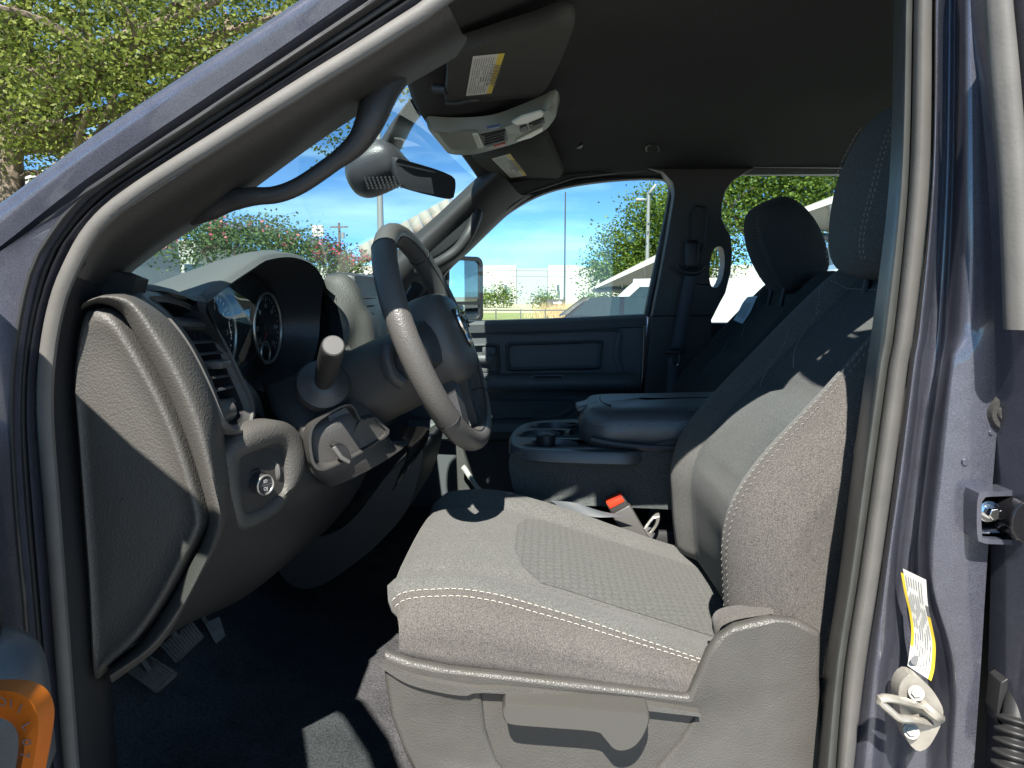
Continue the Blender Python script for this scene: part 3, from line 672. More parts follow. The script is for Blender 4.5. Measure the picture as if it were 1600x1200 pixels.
# ---------- steering wheel and column
lat = Vector((.075, 1, 0)).normalized(); eu = Vector((-.371, 0, .928)); eu = (eu-lat*eu.dot(lat)).normalized(); nn = lat.cross(eu)
if nn.x < 0: nn = -nn
WC = V(-.181, .40, -.07)
def wp(a, b_, c=0): return WC+lat*a+eu*b_+nn*c
SW = empty('steering_wheel', WC, T, 'leather steering wheel with perforated grips and chrome badge')
RW = .186
def arc(b, d0, d1, r, m, n):
    pts = [wp(RW*math.cos(R(d0+(d1-d0)*k/(n-1))), RW*math.sin(R(d0+(d1-d0)*k/(n-1)))) for k in range(n)]
    b.tube(pts, r, 14, m, flat=1.12, upv=nn, cap=False)
b = MB()
arc(b, 55, 125, .0172, 1, 20); arc(b, 125, 222, .0180, 0, 26); arc(b, 222, 318, .0172, 1, 24); arc(b, 318, 415, .0180, 0, 26)
for d in (55, 125, 222, 318):
    c, t_ = wp(RW*math.cos(R(d)), RW*math.sin(R(d))), lat*-math.sin(R(d))+eu*math.cos(R(d)); rad = lat*math.cos(R(d))+eu*math.sin(R(d))
    b.tube([c+rad*(.0179*math.cos(a))+nn*(.0179*1.12*math.sin(a)) for a in [k*math.pi/12 for k in range(24)]], .0009, 6, 2, cyc=True)
b.tube([wp((RW-.012)*math.cos(R(k*5)), (RW-.012)*math.sin(R(k*5)), .0152) for k in range(72)], .0007, 5, 2, cyc=True)
b.build('rim', [m_leath, m_leathd, m_blk], SW, ang=80)
b = MB(); rows = []                        # airbag hub
for i in range(9):
    t_ = i/8; sc_ = [1.0, 1.03, 1.02, .99, .93, .82, .62, .33, .02][i]; h = [-.03, -.01, .012, .024, .034, .041, .046, .048, .0485][i]
    rows.append([wp(.082*sc_*math.copysign(abs(math.cos(a))**.75, math.cos(a)), .078*sc_*math.copysign(abs(math.sin(a))**.75, math.sin(a))-.008, h) for a in [2*math.pi*k/36 for k in range(36)]])
b.grid(rows, cu=True); b.build('hub', m_leath, SW, ang=70)
b = MB()
for sgn in (-1, 1):
    b.loft([[wp(sgn*.07, .03, .012), wp(sgn*.12, .022, .004), wp(sgn*.178, .02, 0)], [wp(sgn*.07, .0, .022), wp(sgn*.12, 0, .012), wp(sgn*.178, 0, .006)], [wp(sgn*.07, -.045, .014), wp(sgn*.12, -.035, .004), wp(sgn*.178, -.03, 0)], [wp(sgn*.07, -.04, -.02), wp(sgn*.12, -.03, -.014), wp(sgn*.176, -.02, -.01)], [wp(sgn*.07, .03, -.02), wp(sgn*.12, .02, -.014), wp(sgn*.176, .02, -.01)], [wp(sgn*.07, .03, .012), wp(sgn*.12, .022, .004), wp(sgn*.178, .02, 0)]], 10, 2)
    b.loft([[wp(sgn*.055, -.06, .012), wp(sgn*.062, -.12, .006), wp(sgn*.07, -.172, 0)], [wp(sgn*.025, -.065, .014), wp(sgn*.03, -.12, .008), wp(sgn*.035, -.182, 0)], [wp(sgn*.025, -.065, -.014), wp(sgn*.03, -.12, -.012), wp(sgn*.035, -.182, -.01)], [wp(sgn*.055, -.06, -.014), wp(sgn*.062, -.12, -.012), wp(sgn*.07, -.172, -.01)], [wp(sgn*.055, -.06, .012), wp(sgn*.062, -.12, .006), wp(sgn*.07, -.172, 0)]], 10, 1)
b.build('spoke', m_soft, SW, ang=50)
b = MB(); pl = rs([wp(x, y, .006) for x, y in ((.082, .028), (.125, .026), (.150, .018), (.152, -.02), (.125, -.034), (.086, -.036))], 30, True); pm = sum(pl, Vector())/30
b.tube([p+nn*.016 for p in pl], .003, 8, 0, cyc=True); b.cap([p+nn*.015 for p in pl], 1)
for x, y in ((.1, .012), (.1, -.016), (.132, .0), (.116, -.002)): b.box(wp(x, y, .024), (.008, .012, .006), lbasis(nn), b=.002, m=1)
b.build('switch_pad', [m_chrome, m_gloss], SW)
# badge: ram's-head shield in chrome on a dark ground
b = MB(); hc = .049
sh = [(-.026, .030), (.026, .030), (.030, .012), (.022, -.016), (.010, -.034), (0, -.038), (-.010, -.034), (-.022, -.016), (-.030, .012)]
b.plate(rs([wp(x, y+.002, hc-.004) for x, y in sh], 36, True), nn*.006, m=1)
for sgn in (-1, 1):                         # curled horns
    b.tube(rs([wp(sgn*x, y, hc+.003) for x, y in ((.004, .024), (.014, .027), (.023, .02), (.025, .008), (.02, -.004), (.012, -.006), (.010, .002), (.014, .008))], 22), [.0042]*12+[.0036, .0034, .0032, .003, .0028, .0026, .0024, .002, .0018, .0012], 8, 0)
    b.tube(rs([wp(sgn*x, y, hc+.003) for x, y in ((.003, .018), (.006, .002), (.004, -.014), (.006, -.026), (.002, -.032))], 12), [.004, .0044, .004, .0038, .0034, .0032, .003, .003, .003, .0028, .0022, .001], 8, 0)
b.build('badge', [m_chrome, m_gloss], SW)
ST = empty('steering_column', WC+Vector((-.15, 0, -.06)), T, 'steering column shroud with stalks')
ax = (-nn).normalized()
b = MB(); rows = []
for d, wy, hu, hd in ((.028, .058, .045, .06), (.04, .068, .052, .07), (.07, .074, .056, .078), (.12, .078, .055, .082), (.18, .08, .05, .085), (.24, .082, .045, .085)):
    rr_ = []
    for k in range(32):
        a = 2*math.pi*k/32; ca, sa = math.cos(a), math.sin(a)
        x = wy*math.copysign(abs(ca)**.7, ca); y = (hu if sa > 0 else hd)*math.copysign(abs(sa)**.7, sa)-.02
        rr_.append(WC+ax*d+lat*x+eu*y)
    rows.append(rr_)
b.grid(rows_between(rows, 2), cu=True); b.build('shroud', m_trim, ST, ang=70)
b = MB(); fc = WC+ax*.022
b.cyl(fc, fc+ax*.02, .06, .066, 32); b.build('shroud_collar', m_trimb, ST)
s0, s1 = P(505, 600, .30), P(521, 540, .165)
b = MB(); d = (s1-s0); dn = d.normalized(); pts = [s0+d*t_ for t_ in (0, .1, .35, .7, .93, .985, 1.0)]
b.tube(pts, [.0125, .0145, .0165, .0172, .0172, .0165, .0150], 24, 0); b.tube([s1+dn*.0002, s1+dn*.0016], [.0145, .0135], 24, 1); b.tube([s1+dn*.0017, s1+dn*.0004], [.0105, .0085], 24, 1)
b.build('stalk', [m_trimb, m_bez], ST, label='column stalk with pale end cap', ang=30)
b = MB(); b.tube([s0-dn*.01, s0+dn*.002, s0+dn*.010, s0+dn*.014], [.044, .040, .024, .017], 32); b.build('stalk_collar', m_soft, ST)
b = MB(); c = P(630, 572, .31)
b.tube(rs([P(606, 540, .315), P(604, 560, .31), P(612, 585, .31), P(630, 600, .315)], 12), .012, 10, flat=.5, upv=(0, 1, 0)); b.build('wiper_stalk', m_soft, ST)
b = MB(); b.tube([P(570, 620, .6), P(640, 470, .52), P(652, 448, .50)], [.013, .014, .012], 14); b.build('gear_lever', m_trimb, ST)
# surround panel
CP = empty('column_panel', P(520, 650, .3), T, 'dash panel below the column with pocket and release lever')
b = MB()
L0 = C([(425, 600, .36), (434, 630, .32), (446, 658, .29), (476, 674, .275), (482, 720, .275), (498, 742, .28), (520, 760, .30)]); L1 = C([(545, 540, .40), (560, 562, .385), (575, 592, .37), (590, 628, .36), (604, 666, .36), (612, 690, .37), (640, 690, .40)])
mdl = [p.lerp(q, .5)+Vector((.012, -.012, 0)) for p, q in zip(L0, L1)]
b.loft([ext(L0, (-.03, .03, 0)), L0, mdl, L1, ext(L1, (-.05, .03, -.01))], 24, 4); b.build('panel_skin', m_trim, CP, ang=70)
PO = rs(C([(478, 690, .262), (483, 664, .268), (505, 645, .285), (536, 630, .30), (549, 634, .31), (560, 654, .315), (580, 650, .33), (592, 660, .34), (603, 676, .345), (560, 706, .315), (520, 726, .285), (498, 733, .27), (484, 724, .262)]), 50, True)
pc = sum(PO, Vector())/50; pn = ((PO[16]-PO[0]).cross(PO[33]-PO[0])).normalized(); pn = pn if pn.y < 0 else -pn
b = MB(); b.grid([ext(PO, -pn*.012), ext(PO, pn*.012), [p.lerp(pc, .07)+pn*.012 for p in PO], [p.lerp(pc, .10)+pn*.004 for p in PO], [p.lerp(pc, .2)-pn*.012 for p in PO], [p.lerp(pc, .97)-pn*.014 for p in PO]], cu=True); b.build('pocket', m_trim, CP, ang=60)
b = MB(); q = [P(*p) for p in ((509, 650, .292), (541, 634, .312), (552, 650, .316), (519, 668, .292))]; b.plate([p+pn*.002 for p in q], -pn*.02); b.build('pocket_button', m_soft, CP, bev=.002)
b = MB(); q = rs(C([(514, 694, .285), (523, 690, .29), (534, 694, .30), (542, 708, .305), (541, 718, .305), (530, 716, .295)]), 20, True); b.plate([p+pn*.016 for p in q], -pn*.03, m=0); b.tube([P(516, 696, .28)+pn*.014, P(527, 712, .283)+pn*.014, P(540, 720, .29)+pn*.014], .0042, 8, 1, upv=(0, 1, 0)); b.build('release_lever', [m_trimb, m_bez], CP, bev=.003, label='small release lever with its lit edge painted pale')  # the paler edge tube paints the sunlit rim of the lever
b = MB(); q = rs(C([(560, 655, .318), (582, 651, .332), (602, 674, .346), (560, 700, .318), (545, 690, .31)]), 24, True); b.plate([p+pn*.008 for p in q], -pn*.016); b.build('pocket_flap', m_trim, CP, bev=.003)
b = MB(); q = P(650, 700, .5)
b.loft([[P(618, 668, .42), P(630, 690, .42), P(640, 705, .42)], [P(668, 668, .46), P(650, 700, .46), P(625, 735, .46)], [P(668, 690, .5), P(640, 730, .5), P(612, 770, .5)]], 10, 3); b.build('column_joint', m_gloss, ST)
# centre tunnel cover and pedals
b = MB()
tl = C([(556, 828, .66), (600, 775, .66), (626, 735, .66)]); 
b.plate(rs(C([(428, 860), (470, 842), (520, 832), (560, 800), (610, 735), (660, 700), (640, 790), (590, 850), (548, 885), (505, 914), (472, 921), (442, 905)], .62), 50, True), (0, .3, 0)); b.build('tunnel_cover', m_trim, T, bev=.012, bseg=3, label='plastic cover on the centre tunnel below the dash')
def pedal(name, q, Y, n, lab, ribm):
    pts = [P(u, v, y) for (u, v, y) in q]; e1, e2 = pts[1]-pts[0], pts[3]-pts[0]; nr = e1.cross(e2).normalized()
    nr = nr if nr.y < 0 or nr.z > .3 else -nr
    if nr.z < 0: nr = -nr
    o = MB(); o.plate(pts, -nr*.014); po = o.build(name, m_rub, T, bev=.004, label=lab)
    for k in range(n):
        t_ = (k+.5)/n; a, c = (pts[0]+e1*t_).lerp(pts[0]+e1*t_+e2, .05), (pts[0]+e1*t_).lerp(pts[3].lerp(pts[2], t_), .95)
        r_ = MB(); r_.tube([a+nr*.001, c+nr*.001], .0028, 6); r_.build('pedal_rib', ribm, po)
    s_ = MB(); c = (pts[0]+pts[2])/2; s_.tube([c-nr*.01, c+Vector((-.08, 0, .12)), c+Vector((-.14, 0, .3))], .009, 8); s_.build('pedal_arm', m_rub, po)
m_rib = mat('pedal rubber worn', (.14, .13, .12), .55, var=(60, .35, 3))
pedal('parking_brake_pedal', [(196, 1048, .24), (232, 1022, .26), (279, 1052, .24), (246, 1084, .22)], .5, 8, 'ribbed rubber parking brake pedal nearest the door', m_rib)
pedal('brake_pedal', [(248, 1008, .31), (300, 970, .35), (320, 996, .34), (276, 1038, .30)], .6, 12, 'wide ribbed rubber brake pedal', m_rib)
pedal('accelerator_pedal', [(318, 972, .42), (342, 962, .44), (352, 996, .43), (338, 1008, .41)], .72, 6, 'narrow ribbed accelerator pedal', m_rib)
# ---------- seats
CPF = [(-.198, -.462), (-.216, -.448), (-.222, -.432), (-.212, -.418), (-.19, -.411), (-.155, -.408), (-.124, -.407), (-.09, -.410), (-.054, -.416), (-.01, -.428), (.036, -.441), (.08, -.455), (.12, -.467), (.18, -.484), (.234, -.5), (.30, -.52), (.36, -.54)]
CSEC = [(.079, None, 0), (.074, None, .2), (.0755, None, .235), (.072, None, .45), (.078, None, .72), (.097, None, .92), (.120, .011, 1), (.138, .0165, 1), (.158, .018, 1), (.182, .010, 1), (.198, .003, 1), (.206, 0, 1), (.216, .004, 1), (.25, .008, 1), (.31, .010, 1), (.37, .011, 1), (.43, .010, 1), (.49, .006, 1), (.52, .003, 1), (.53, 0, 1), (.54, .005, 1), (.56, .016, 1), (.585, .022, 1), (.607, .014, 1), (.622, -.008, 1), (.63, -.045, 1)]
ZB = [(-.22, -.445), (-.2, -.444), (-.17, -.455), (-.12, -.465), (-.03, -.474), (.04, -.4816), (.12, -.491), (.2, -.5), (.36, -.53)]
ZB = [(x, z-.022) for x, z in ZB]
PR = rs([V(x, 0, z) for x, z in CPF], 44)
def cushion_rows(dx, dy):
    rows = []
    for (y, dz, f) in CSEC:
        r = []
        sh = .034*smooth01(abs(y-.352), .19, .285)
        imin = min(range(len(PR)), key=lambda i: PR[i].x)
        for ip, p in enumerate(PR):
            if dz is None and ip < imin: p = PR[imin]
            wgt = 1-smooth01(p.x, -.2, -.02); x = p.x+sh*wgt; z = p.z-CZ
            fz = smooth01(-x, .19, .22)
            if dz is None:
                zs = z+.011*(1 if x > .1 else 1); zb = interp(x, ZB); zs = max(zs, zb+.006)
                z = zb+(zs-zb)*f
            else: z = z+dz*(1-.6*smooth01(x, .05, .25))
            r.append(V(x+dx, y+dy, z))
        rows.append(r)
    return rows
FB = [(.268, -.505), (.260, -.455), (.255, -.40), (.252, -.34), (.266, -.28), (.303, -.22), (.350, -.165), (.398, -.11), (.445, -.055), (.496, .003), (.535, .042), (.572, .062), (.615, .055), (.64, .02)]
FP = rs([V(x, 0, z) for x, z in FB], 46)
BSEC = [(.592, -.15), (.616, -.11), (.628, -.07), (.624, -.035), (.608, -.010), (.588, 0), (.566, -.003), (.545, -.012), (.525, -.022), (.515, -.026), (.48, -.028), (.42, -.030), (.37, -.031), (.31, -.030), (.255, -.027), (.243, -.028), (.233, -.022), (.21, -.010), (.188, -.002), (.165, .001), (.146, -.006), (.128, -.020), (.116, -.042), (.110, -.068), (.1085, -.074), (.110, -.080), (.114, -.11), (.125, -.15)]
def back_rows(dx, dy):
    rows = []; n = len(FP)
    for (y, o) in BSEC:
        r = []
        for i, p in enumerate(FP):
            t = FP[min(i+1, n-1)]-FP[max(i-1, 0)]; t.normalize(); nr = Vector((-t.z, 0, t.x))       # forward and up
            h = i/(n-1); tap = 1-.20*smooth01(h, .45, 1.0); oo = o
            if o < -.03 or True:
                oo = o*(1-.45*smooth01(h, .75, 1)) if o > -.032 else o*(1-.25*smooth01(h, .8, 1))
            yy = .365+(y-.365)*tap
            # lumbar roll of the centre panel
            cen = smooth01(.14-abs(y-.37), 0, .05)
            oo += cen*(.010*math.exp(-((h-.44)/.07)**2)-.012*math.exp(-((h-.535)/.018)**2)-.006*math.exp(-((h-.295)/.012)**2))
            r.append(p+nr*oo+Vector((dx, yy+dy, 0)))
        rows.append(r)
    return rows
def line_on(rows, j, i0, i1, flip=1):
    n = len(rows[0]); ln = []; nr = []
    for i in range(i0, i1):
        ln.append(rows[j][i]); nr.append(normal_of(rows, j, i)*flip)
    return ln, nr
def headrest(name, c, size, tilt, mt, parent):
    bm = bmesh.new(); bmesh.ops.create_cube(bm, size=1); bmesh.ops.subdivide_edges(bm, edges=bm.edges[:], cuts=5, use_grid_fill=True)
    b = MB(); bm.verts.index_update()
    Rm = Matrix.Rotation(tilt, 3, 'Y')
    vs_ = []
    for v in bm.verts:
        q = v.co*2; l = Vector((math.copysign(abs(q.x)**1.0, q.x), q.y, q.z))
        e = 3.6; r_ = (abs(q.x)**e+abs(q.y)**e+abs(q.z)**e)**(1/e); s_ = max(abs(q.x), abs(q.y), abs(q.z))
        q = q*(s_/max(r_, 1e-6))
        ty = 1-.14*smooth01(-q.z, -.2, 1)-.10*smooth01(q.z, .2, 1)
        x = q.x*size[0]/2*(1-.25*smooth01(q.z, 0, 1)); x += -.012*(1-q.y*q.y)*(q.x < 0)
        vs_.append(Vector(c)+Rm @ Vector((x, q.y*size[1]/2*ty, q.z*size[2]/2)))
    b.add(vs_, [tuple(v.index for v in f.verts) for f in bm.faces]); bm.free()
    o = b.build(name, mt, parent, sub=1, ang=180)
    def surf(y, z):                        # a stitch line point on the front face
        e = 3.6; yy, zz = y, z; xx = -(max(0, 1-abs(yy)**e-abs(zz)**e))**(1/e)
        ty = 1-.14*smooth01(-zz, -.2, 1)-.10*smooth01(zz, .2, 1)
        x = xx*size[0]/2*(1-.25*smooth01(zz, 0, 1))-.012*(1-yy*yy)
        return Vector(c)+Rm @ Vector((x-.002, yy*size[1]/2*ty, zz*size[2]/2))
    return o, surf
def seat(label, dx, dy, driver):
    S = empty('driver_seat' if driver else 'passenger_seat', V(.05+dx, .36+dy, -.72), T, label)
    cr_ = cushion_rows(dx, dy); br = back_rows(dx, dy)
    if driver:
        b = MB(); b.grid(cr_[:7], 1); b.grid(cr_[6:20], 0); b.grid(cr_[19:], 0)
        b.grid([cr_[0], [p+Vector((0, .012, -.006)) for p in cr_[0]], [p+Vector((0, .02, -.06)) for p in cr_[0]]], 1)
        cu = b.build('seat_cushion', [m_fab, m_fabb], S, ang=70)
        # honeycomb centre panel, a thin sheet let into the cushion top
        b = MB(); g = []
        for j in range(12, 19):
            r = []
            for i in range(15, 43):
                r.append(cr_[j][i]+Vector((0, 0, .0012)))
            g.append(r)
        # rounded front edge
        for j, r in enumerate(g):
            q = abs(j-3)/3; k = int(round(3*q**2.2))
            for i in range(k): r[i] = r[k].copy()
        b.grid(g); b.build('centre_panel', m_hex, S, ang=70, label='honeycomb woven centre panel of the seat cushion')
        b = MB()
        for j, fr in ((6, 0.0), (5, .62)):
            ln, nr = line_on(cr_, j, 3, 42)
            if j == 5: ln = [p.lerp(q, .42) for p, q in zip(cr_[5][3:42], cr_[6][3:42])]
            nr = [Vector((0, -.75, .66))]*len(ln); ln = [p+nr[0]*.0008 for p in ln]
            stitches(b, rs(ln, 160), [nr[0]]*160)
        br_seam = [p.lerp(q, .0) for p, q in zip(br[19], br[18])]
        for t_ in (0, .55):
            ln = [p.lerp(q, t_) for p, q in zip(br[19], br[20])][4:34]; nr = [(normal_of(br, 19, i)) for i in range(4, 34)]
            nr = [n if n.y < 0.2 and n.x < .2 else -n for n in nr]
            ln = [p+n*.0008 for p, n in zip(ln, nr)]; stitches(b, ln, nr)
        b.build('stitching', m_thr, S, kind='stuff', recalc=False)
    else:
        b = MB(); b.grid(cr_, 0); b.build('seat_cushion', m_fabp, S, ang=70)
    b = MB(); b.grid(br[:10], 0); b.grid(br[9:16], 1); b.grid(br[15:20], 0 if driver else 1); b.grid(br[19:], 2)
    top = [r[-1] for r in br]; b.grid([top, [p+Vector((.03, 0, -.05)) for p in top]], 0)
    b.grid([br[0], [p+Vector((.03, -.02, 0)) for p in br[0]], [p.lerp(q, .5)+Vector((.06, 0, 0)) for p, q in zip(br[0], br[-1])], [p+Vector((.03, .02, 0)) for p in br[-1]], br[-1]], 2)
    bot = [r[0] for r in br]; b.grid([bot, [p+Vector((.03, 0, -.012)) for p in bot], [p+Vector((.1, 0, -.01)) for p in bot]], 2)
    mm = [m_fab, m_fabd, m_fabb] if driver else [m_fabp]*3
    b.build('backrest', mm, S, ang=75)
    b = MB()                               # shoulder seams with pale thread
    ln = [br[j][36].lerp(br[j][37], .3) for j in range(6, 19)]; nr = [Vector((-.7, 0, .7))]*13
    stitches(b, rs([p+nr[0]*.0012 for p in ln], 60), [nr[0]]*60, .005, .003, .001)
    for j0, i0 in ((8, 33), (7, 30)):
        q = [br[j0][i0], br[j0+1][i0-2].lerp(br[j0+1][i0-3], .5), br[j0+2][i0-5], br[j0+3][i0-7]]
        q2 = [br[6][35], br[7][34], br[8][33].lerp(br[8][32], .5)] if j0 == 8 else []
        stitches(b, rs([p+nr[0]*.0016 for p in q2+q], 50), [nr[0]]*50, .005, .003, .001)
    b.build('shoulder_stitching', m_thr, S, kind='stuff', recalc=False)
    if driver:
        hc, hs_, ht = V(.555, .37, .158), (.13, .28, .27), R(8)
    else:
        hc, hs_, ht = V(.665, 1.235, .142), (.15, .29, .26), R(-26)
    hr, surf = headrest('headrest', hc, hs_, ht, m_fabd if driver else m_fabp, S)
    b = MB()
    for sgn, ys in ((-1, (-.62, -.55)), (1, (.62, .55))):
        for y in ys: stitches(b, rs([surf(y*(1-.12*abs(z)), z) for z in [k*.1-.85 for k in range(18)]], 60), [Vector((-1, -.2, 0))]*60, .005, .004, .001)
    b.build('headrest_stitching', m_thr, S, kind='stuff', recalc=False)
    for sgn in (-1, 1):
        b = MB(); q = hc+Vector((.01, sgn*.055, 0)); b.tube([q, q+Vector((-.03, 0, -.17))], .0065, 10); b.build('headrest_post', m_trimb, S)
    b = MB(); b.box(V(.06+dx, .37+dy, -.66), (.42, .46, .22), b=.03); b.build('seat_base', m_trimb, S)
    return S, cr_, br
DS, dcr, dbr = seat('grey cloth driver seat with pale double stitching and recline lever', 0, 0, True)
PS, pcr, pbr = seat('charcoal cloth front passenger seat', .15, .87, False)

# side shield with lever
b = MB()
sh0 = [(597, 1020), (640, 1035), (700, 1047), (800, 1058), (900, 1069), (1000, 1081), (1076, 1091), (1090, 1058), (1106, 1020), (1122, 998), (1150, 980), (1200, 968), (1250, 972), (1284, 990), (1282, 1060), (1290, 1240), (660, 1240), (632, 1180), (610, 1120), (600, 1060)]
lv = C([(752, 1084), (900, 1098), (1088, 1119), (1062, 1160), (1030, 1196), (1012, 1222), (800, 1222), (775, 1190), (758, 1140)], .066)
so_ = rs(C(sh0, .066), 110, True); 
b.plate(C(sh0, .06), (0, .018, 0), holes=[lv[::-1]]); b.build('side_shield', m_shield, DS, bev=.006, bseg=3, label='grained plastic shield on the side of the driver seat')
b = MB(); b.plate([p+Vector((0, .005, 0)) for p in lv], (0, .008, 0)); b.build('lever_plate', m_shield, DS)
b = MB()
tp = rs(C([(601, 1026), (640, 1043), (700, 1056), (748, 1064), (800, 1066), (900, 1076), (1000, 1088), (1090, 1104)], .066), 40)
bt = rs(C([(601, 1042), (640, 1068), (690, 1082), (728, 1086), (752, 1078), (880, 1090), (1000, 1106), (1092, 1114)], .066), 40)
b.grid([ext(tp, (0, .004, 0)), [p.lerp(q, .2)+Vector((0, -.012, 0)) for p, q in zip(tp, bt)], [p.lerp(q, .7)+Vector((0, -.013, 0)) for p, q in zip(tp, bt)], ext(bt, (0, .003, 0))]); b.build('shield_ridge', m_shield, DS, ang=60)
b = MB()
h0 = rs(C([(784, 1110), (788, 1101), (802, 1098), (900, 1103), (1000, 1111), (1014, 1115), (1014, 1126), (1006, 1146), (993, 1162), (976, 1169), (960, 1166), (944, 1148), (930, 1139), (860, 1133), (800, 1128), (788, 1122)], .03), 90, True); hcn = sum(h0, Vector())/90
b.grid([ext(h0, (0, .03, 0)), ext(h0, (0, .004, 0)), [p.lerp(hcn, .01)+Vector((0, -.004, 0)) for p in h0], [p.lerp(hcn, .03)+Vector((0, -.006, -.0)) for p in h0]], cu=True); b.cap([p.lerp(hcn, .03)+Vector((0, -.006, 0)) for p in h0])
b.build('recline_lever', m_lever, DS, bev=.002, label='chunky plastic recline lever')
# lower flap of the backrest cover
b = MB()
f0 = C([(1116, 992, .11), (1117, 974, .11), (1129, 962, .11), (1160, 956, .108), (1206, 955, .10)]); f1 = C([(1122, 994, .098), (1128, 979, .094), (1150, 969, .092), (1180, 963, .092), (1208, 958, .092)])
b.loft([ext(f0, (.004, .03, -.004)), f0, ext(lerpc(f0, f1, .5), (0, -.004, 0)), f1, ext(f1, (.01, .03, -.006))], 20, 3); b.build('cover_flap', m_fabb, DS)
# buckle
BU = empty('seat_belt_buckle', P(985, 810, .66), T, 'grey seat belt buckle with red release button')
b = MB(); bx = (P(950, 780, .64)-P(985, 840, .64)); bl = bx.length; ez = bx.normalized(); ey = Vector((.0, 1, .1)); ey = (ey-ez*ey.dot(ez)).normalized(); BM = Matrix((ey.cross(ez), ey, ez)).transposed()
bc_ = P(981, 815, .64); b.box(bc_+BM @ Vector((0, 0, -.012)), (.043, .03, .095), BM, b=.005, seg=3); b.build('buckle_body', m_bez, BU)
b = MB(); b.box(bc_+BM @ Vector((0, 0, .042)), (.0405, .028, .034), BM, b=.004, seg=3); b.build('buckle_head', m_trim, BU)
b = MB(); b.box(bc_+BM @ Vector((0, -.002, .0575)), (.036, .023, .010), BM, b=.002); b.box(bc_+BM @ Vector((0, -.0125, .052)), (.034, .006, .012), BM, b=.001); b.build('release_button', m_red, BU)
TGp = C([(993, 783, .70), (1012, 778, .71), (1022, 790, .72), (1024, 806, .71), (1020, 825, .70), (1010, 850, .68)])
b = MB(); b.tube(rs(TGp, 24), .014, 8, flat=.12, upv=(0, 1, 0)); b.build('belt_strap', m_belt, BU)
b = MB(); q = rs(C([(1029, 800, .66), (1030, 815, .66), (1020, 832, .655), (1008, 843, .65), (1005, 830, .65), (1016, 812, .66)]), 24, True); qi = [p.lerp(sum(q, Vector())/24, .45) for p in q]; b.plate(q, (0, .006, 0), holes=[qi[::-1]]); b.build('belt_tongue', m_silver, BU, bev=.001)

# ---------- fold-down centre console
CC = empty('centre_console', V(.2, .8, -.72), T, 'fold-down centre console with cup holders and padded lid')
zt = -.318
def tz(u, v): return PZ(u, v, zt)
tray = [tz(*p) for p in ((800, 689), (803, 676), (818, 664), (845, 658), (880, 656), (914, 655), (960, 656), (1010, 656), (1020, 680), (1004, 700), (985, 707), (955, 707), (880, 705), (830, 702), (806, 697))]
tray = rs(tray, 60, True)
def ell(u, v, ru, rv, n=26): return [tz(u+ru*math.cos(2*math.pi*k/n), v+rv*math.sin(2*math.pi*k/n)) for k in range(n)]
hs = [ell(867, 664.5, 28, 4.6), ell(846, 677.5, 30, 5.6), ell(868, 693, 35, 6.6)]
slot = [tz(*p) for p in ((890, 672), (896, 670), (918, 669.5), (918, 681), (896, 681), (889, 678))]
b = MB(); b.plate(tray, (0, 0, -.004), holes=[h[::-1] for h in hs]+[slot[::-1]])
b.grid([tray, [p+Vector((0, 0, -.004)) for p in tray]], cu=True)
for h in hs:
    hc2 = sum(h, Vector())/26; b.grid([h, [p.lerp(hc2, .05)+Vector((0, 0, -.006)) for p in h], [p.lerp(hc2, .14)+Vector((0, 0, -.07)) for p in h], [p.lerp(hc2, .99)+Vector((0, 0, -.071)) for p in h]], cu=True)
b.grid([slot, [p+Vector((0, 0, -.03)) for p in slot]], cu=True); b.cap([p+Vector((0, 0, -.03)) for p in slot])
b.build('cup_holder_tray', m_vin_sky, CC, ang=40, label='cup holder tray with three round wells')
tcn = sum(tray, Vector())/60
b = MB(); b.grid([[p+Vector((0, 0, -.0005)) for p in tray], [tcn+(p-tcn)*1.015+Vector((0, 0, .001)) for p in tray], [tcn+(p-tcn)*1.035+Vector((0, 0, -.005)) for p in tray], [tcn+(p-tcn)*1.04+Vector((0, 0, -.022)) for p in tray], [tcn+(p-tcn)*1.0+Vector((0, 0, -.026)) for p in tray]], cu=True); b.build('tray_rim', m_vin_sky, CC, ang=60)
b = MB(); c = tz(853, 689); b.tube([c+Vector((0, 0, -.03)), c+Vector((0, 0, .006)), c+Vector((.0, 0, .014)), c+Vector((0, 0, .017))], [.020, .021, .019, .012], 24); b.build('cup_divider', m_trimb, CC, ang=50)
b = MB()
bo = [(795, 722, .66), (800, 755, .665), (810, 772, .67), (860, 786, .66), (960, 792, .65), (1045, 796, .65), (1100, 800, .65), (1120, 690, .65), (1040, 690, .65), (1005, 706, .65), (960, 712, .65), (880, 711, .65), (830, 709, .652), (803, 706, .655)]
no = rs(C(bo), 70, True)
b.grid([ext(no, (.0, .30, 0)), ext(no, (0, .02, 0)), no], cu=True); b.cap(no); b.build('console_body', m_fabd, CC, bev=.012, bseg=4, label='charcoal cloth covered console body')
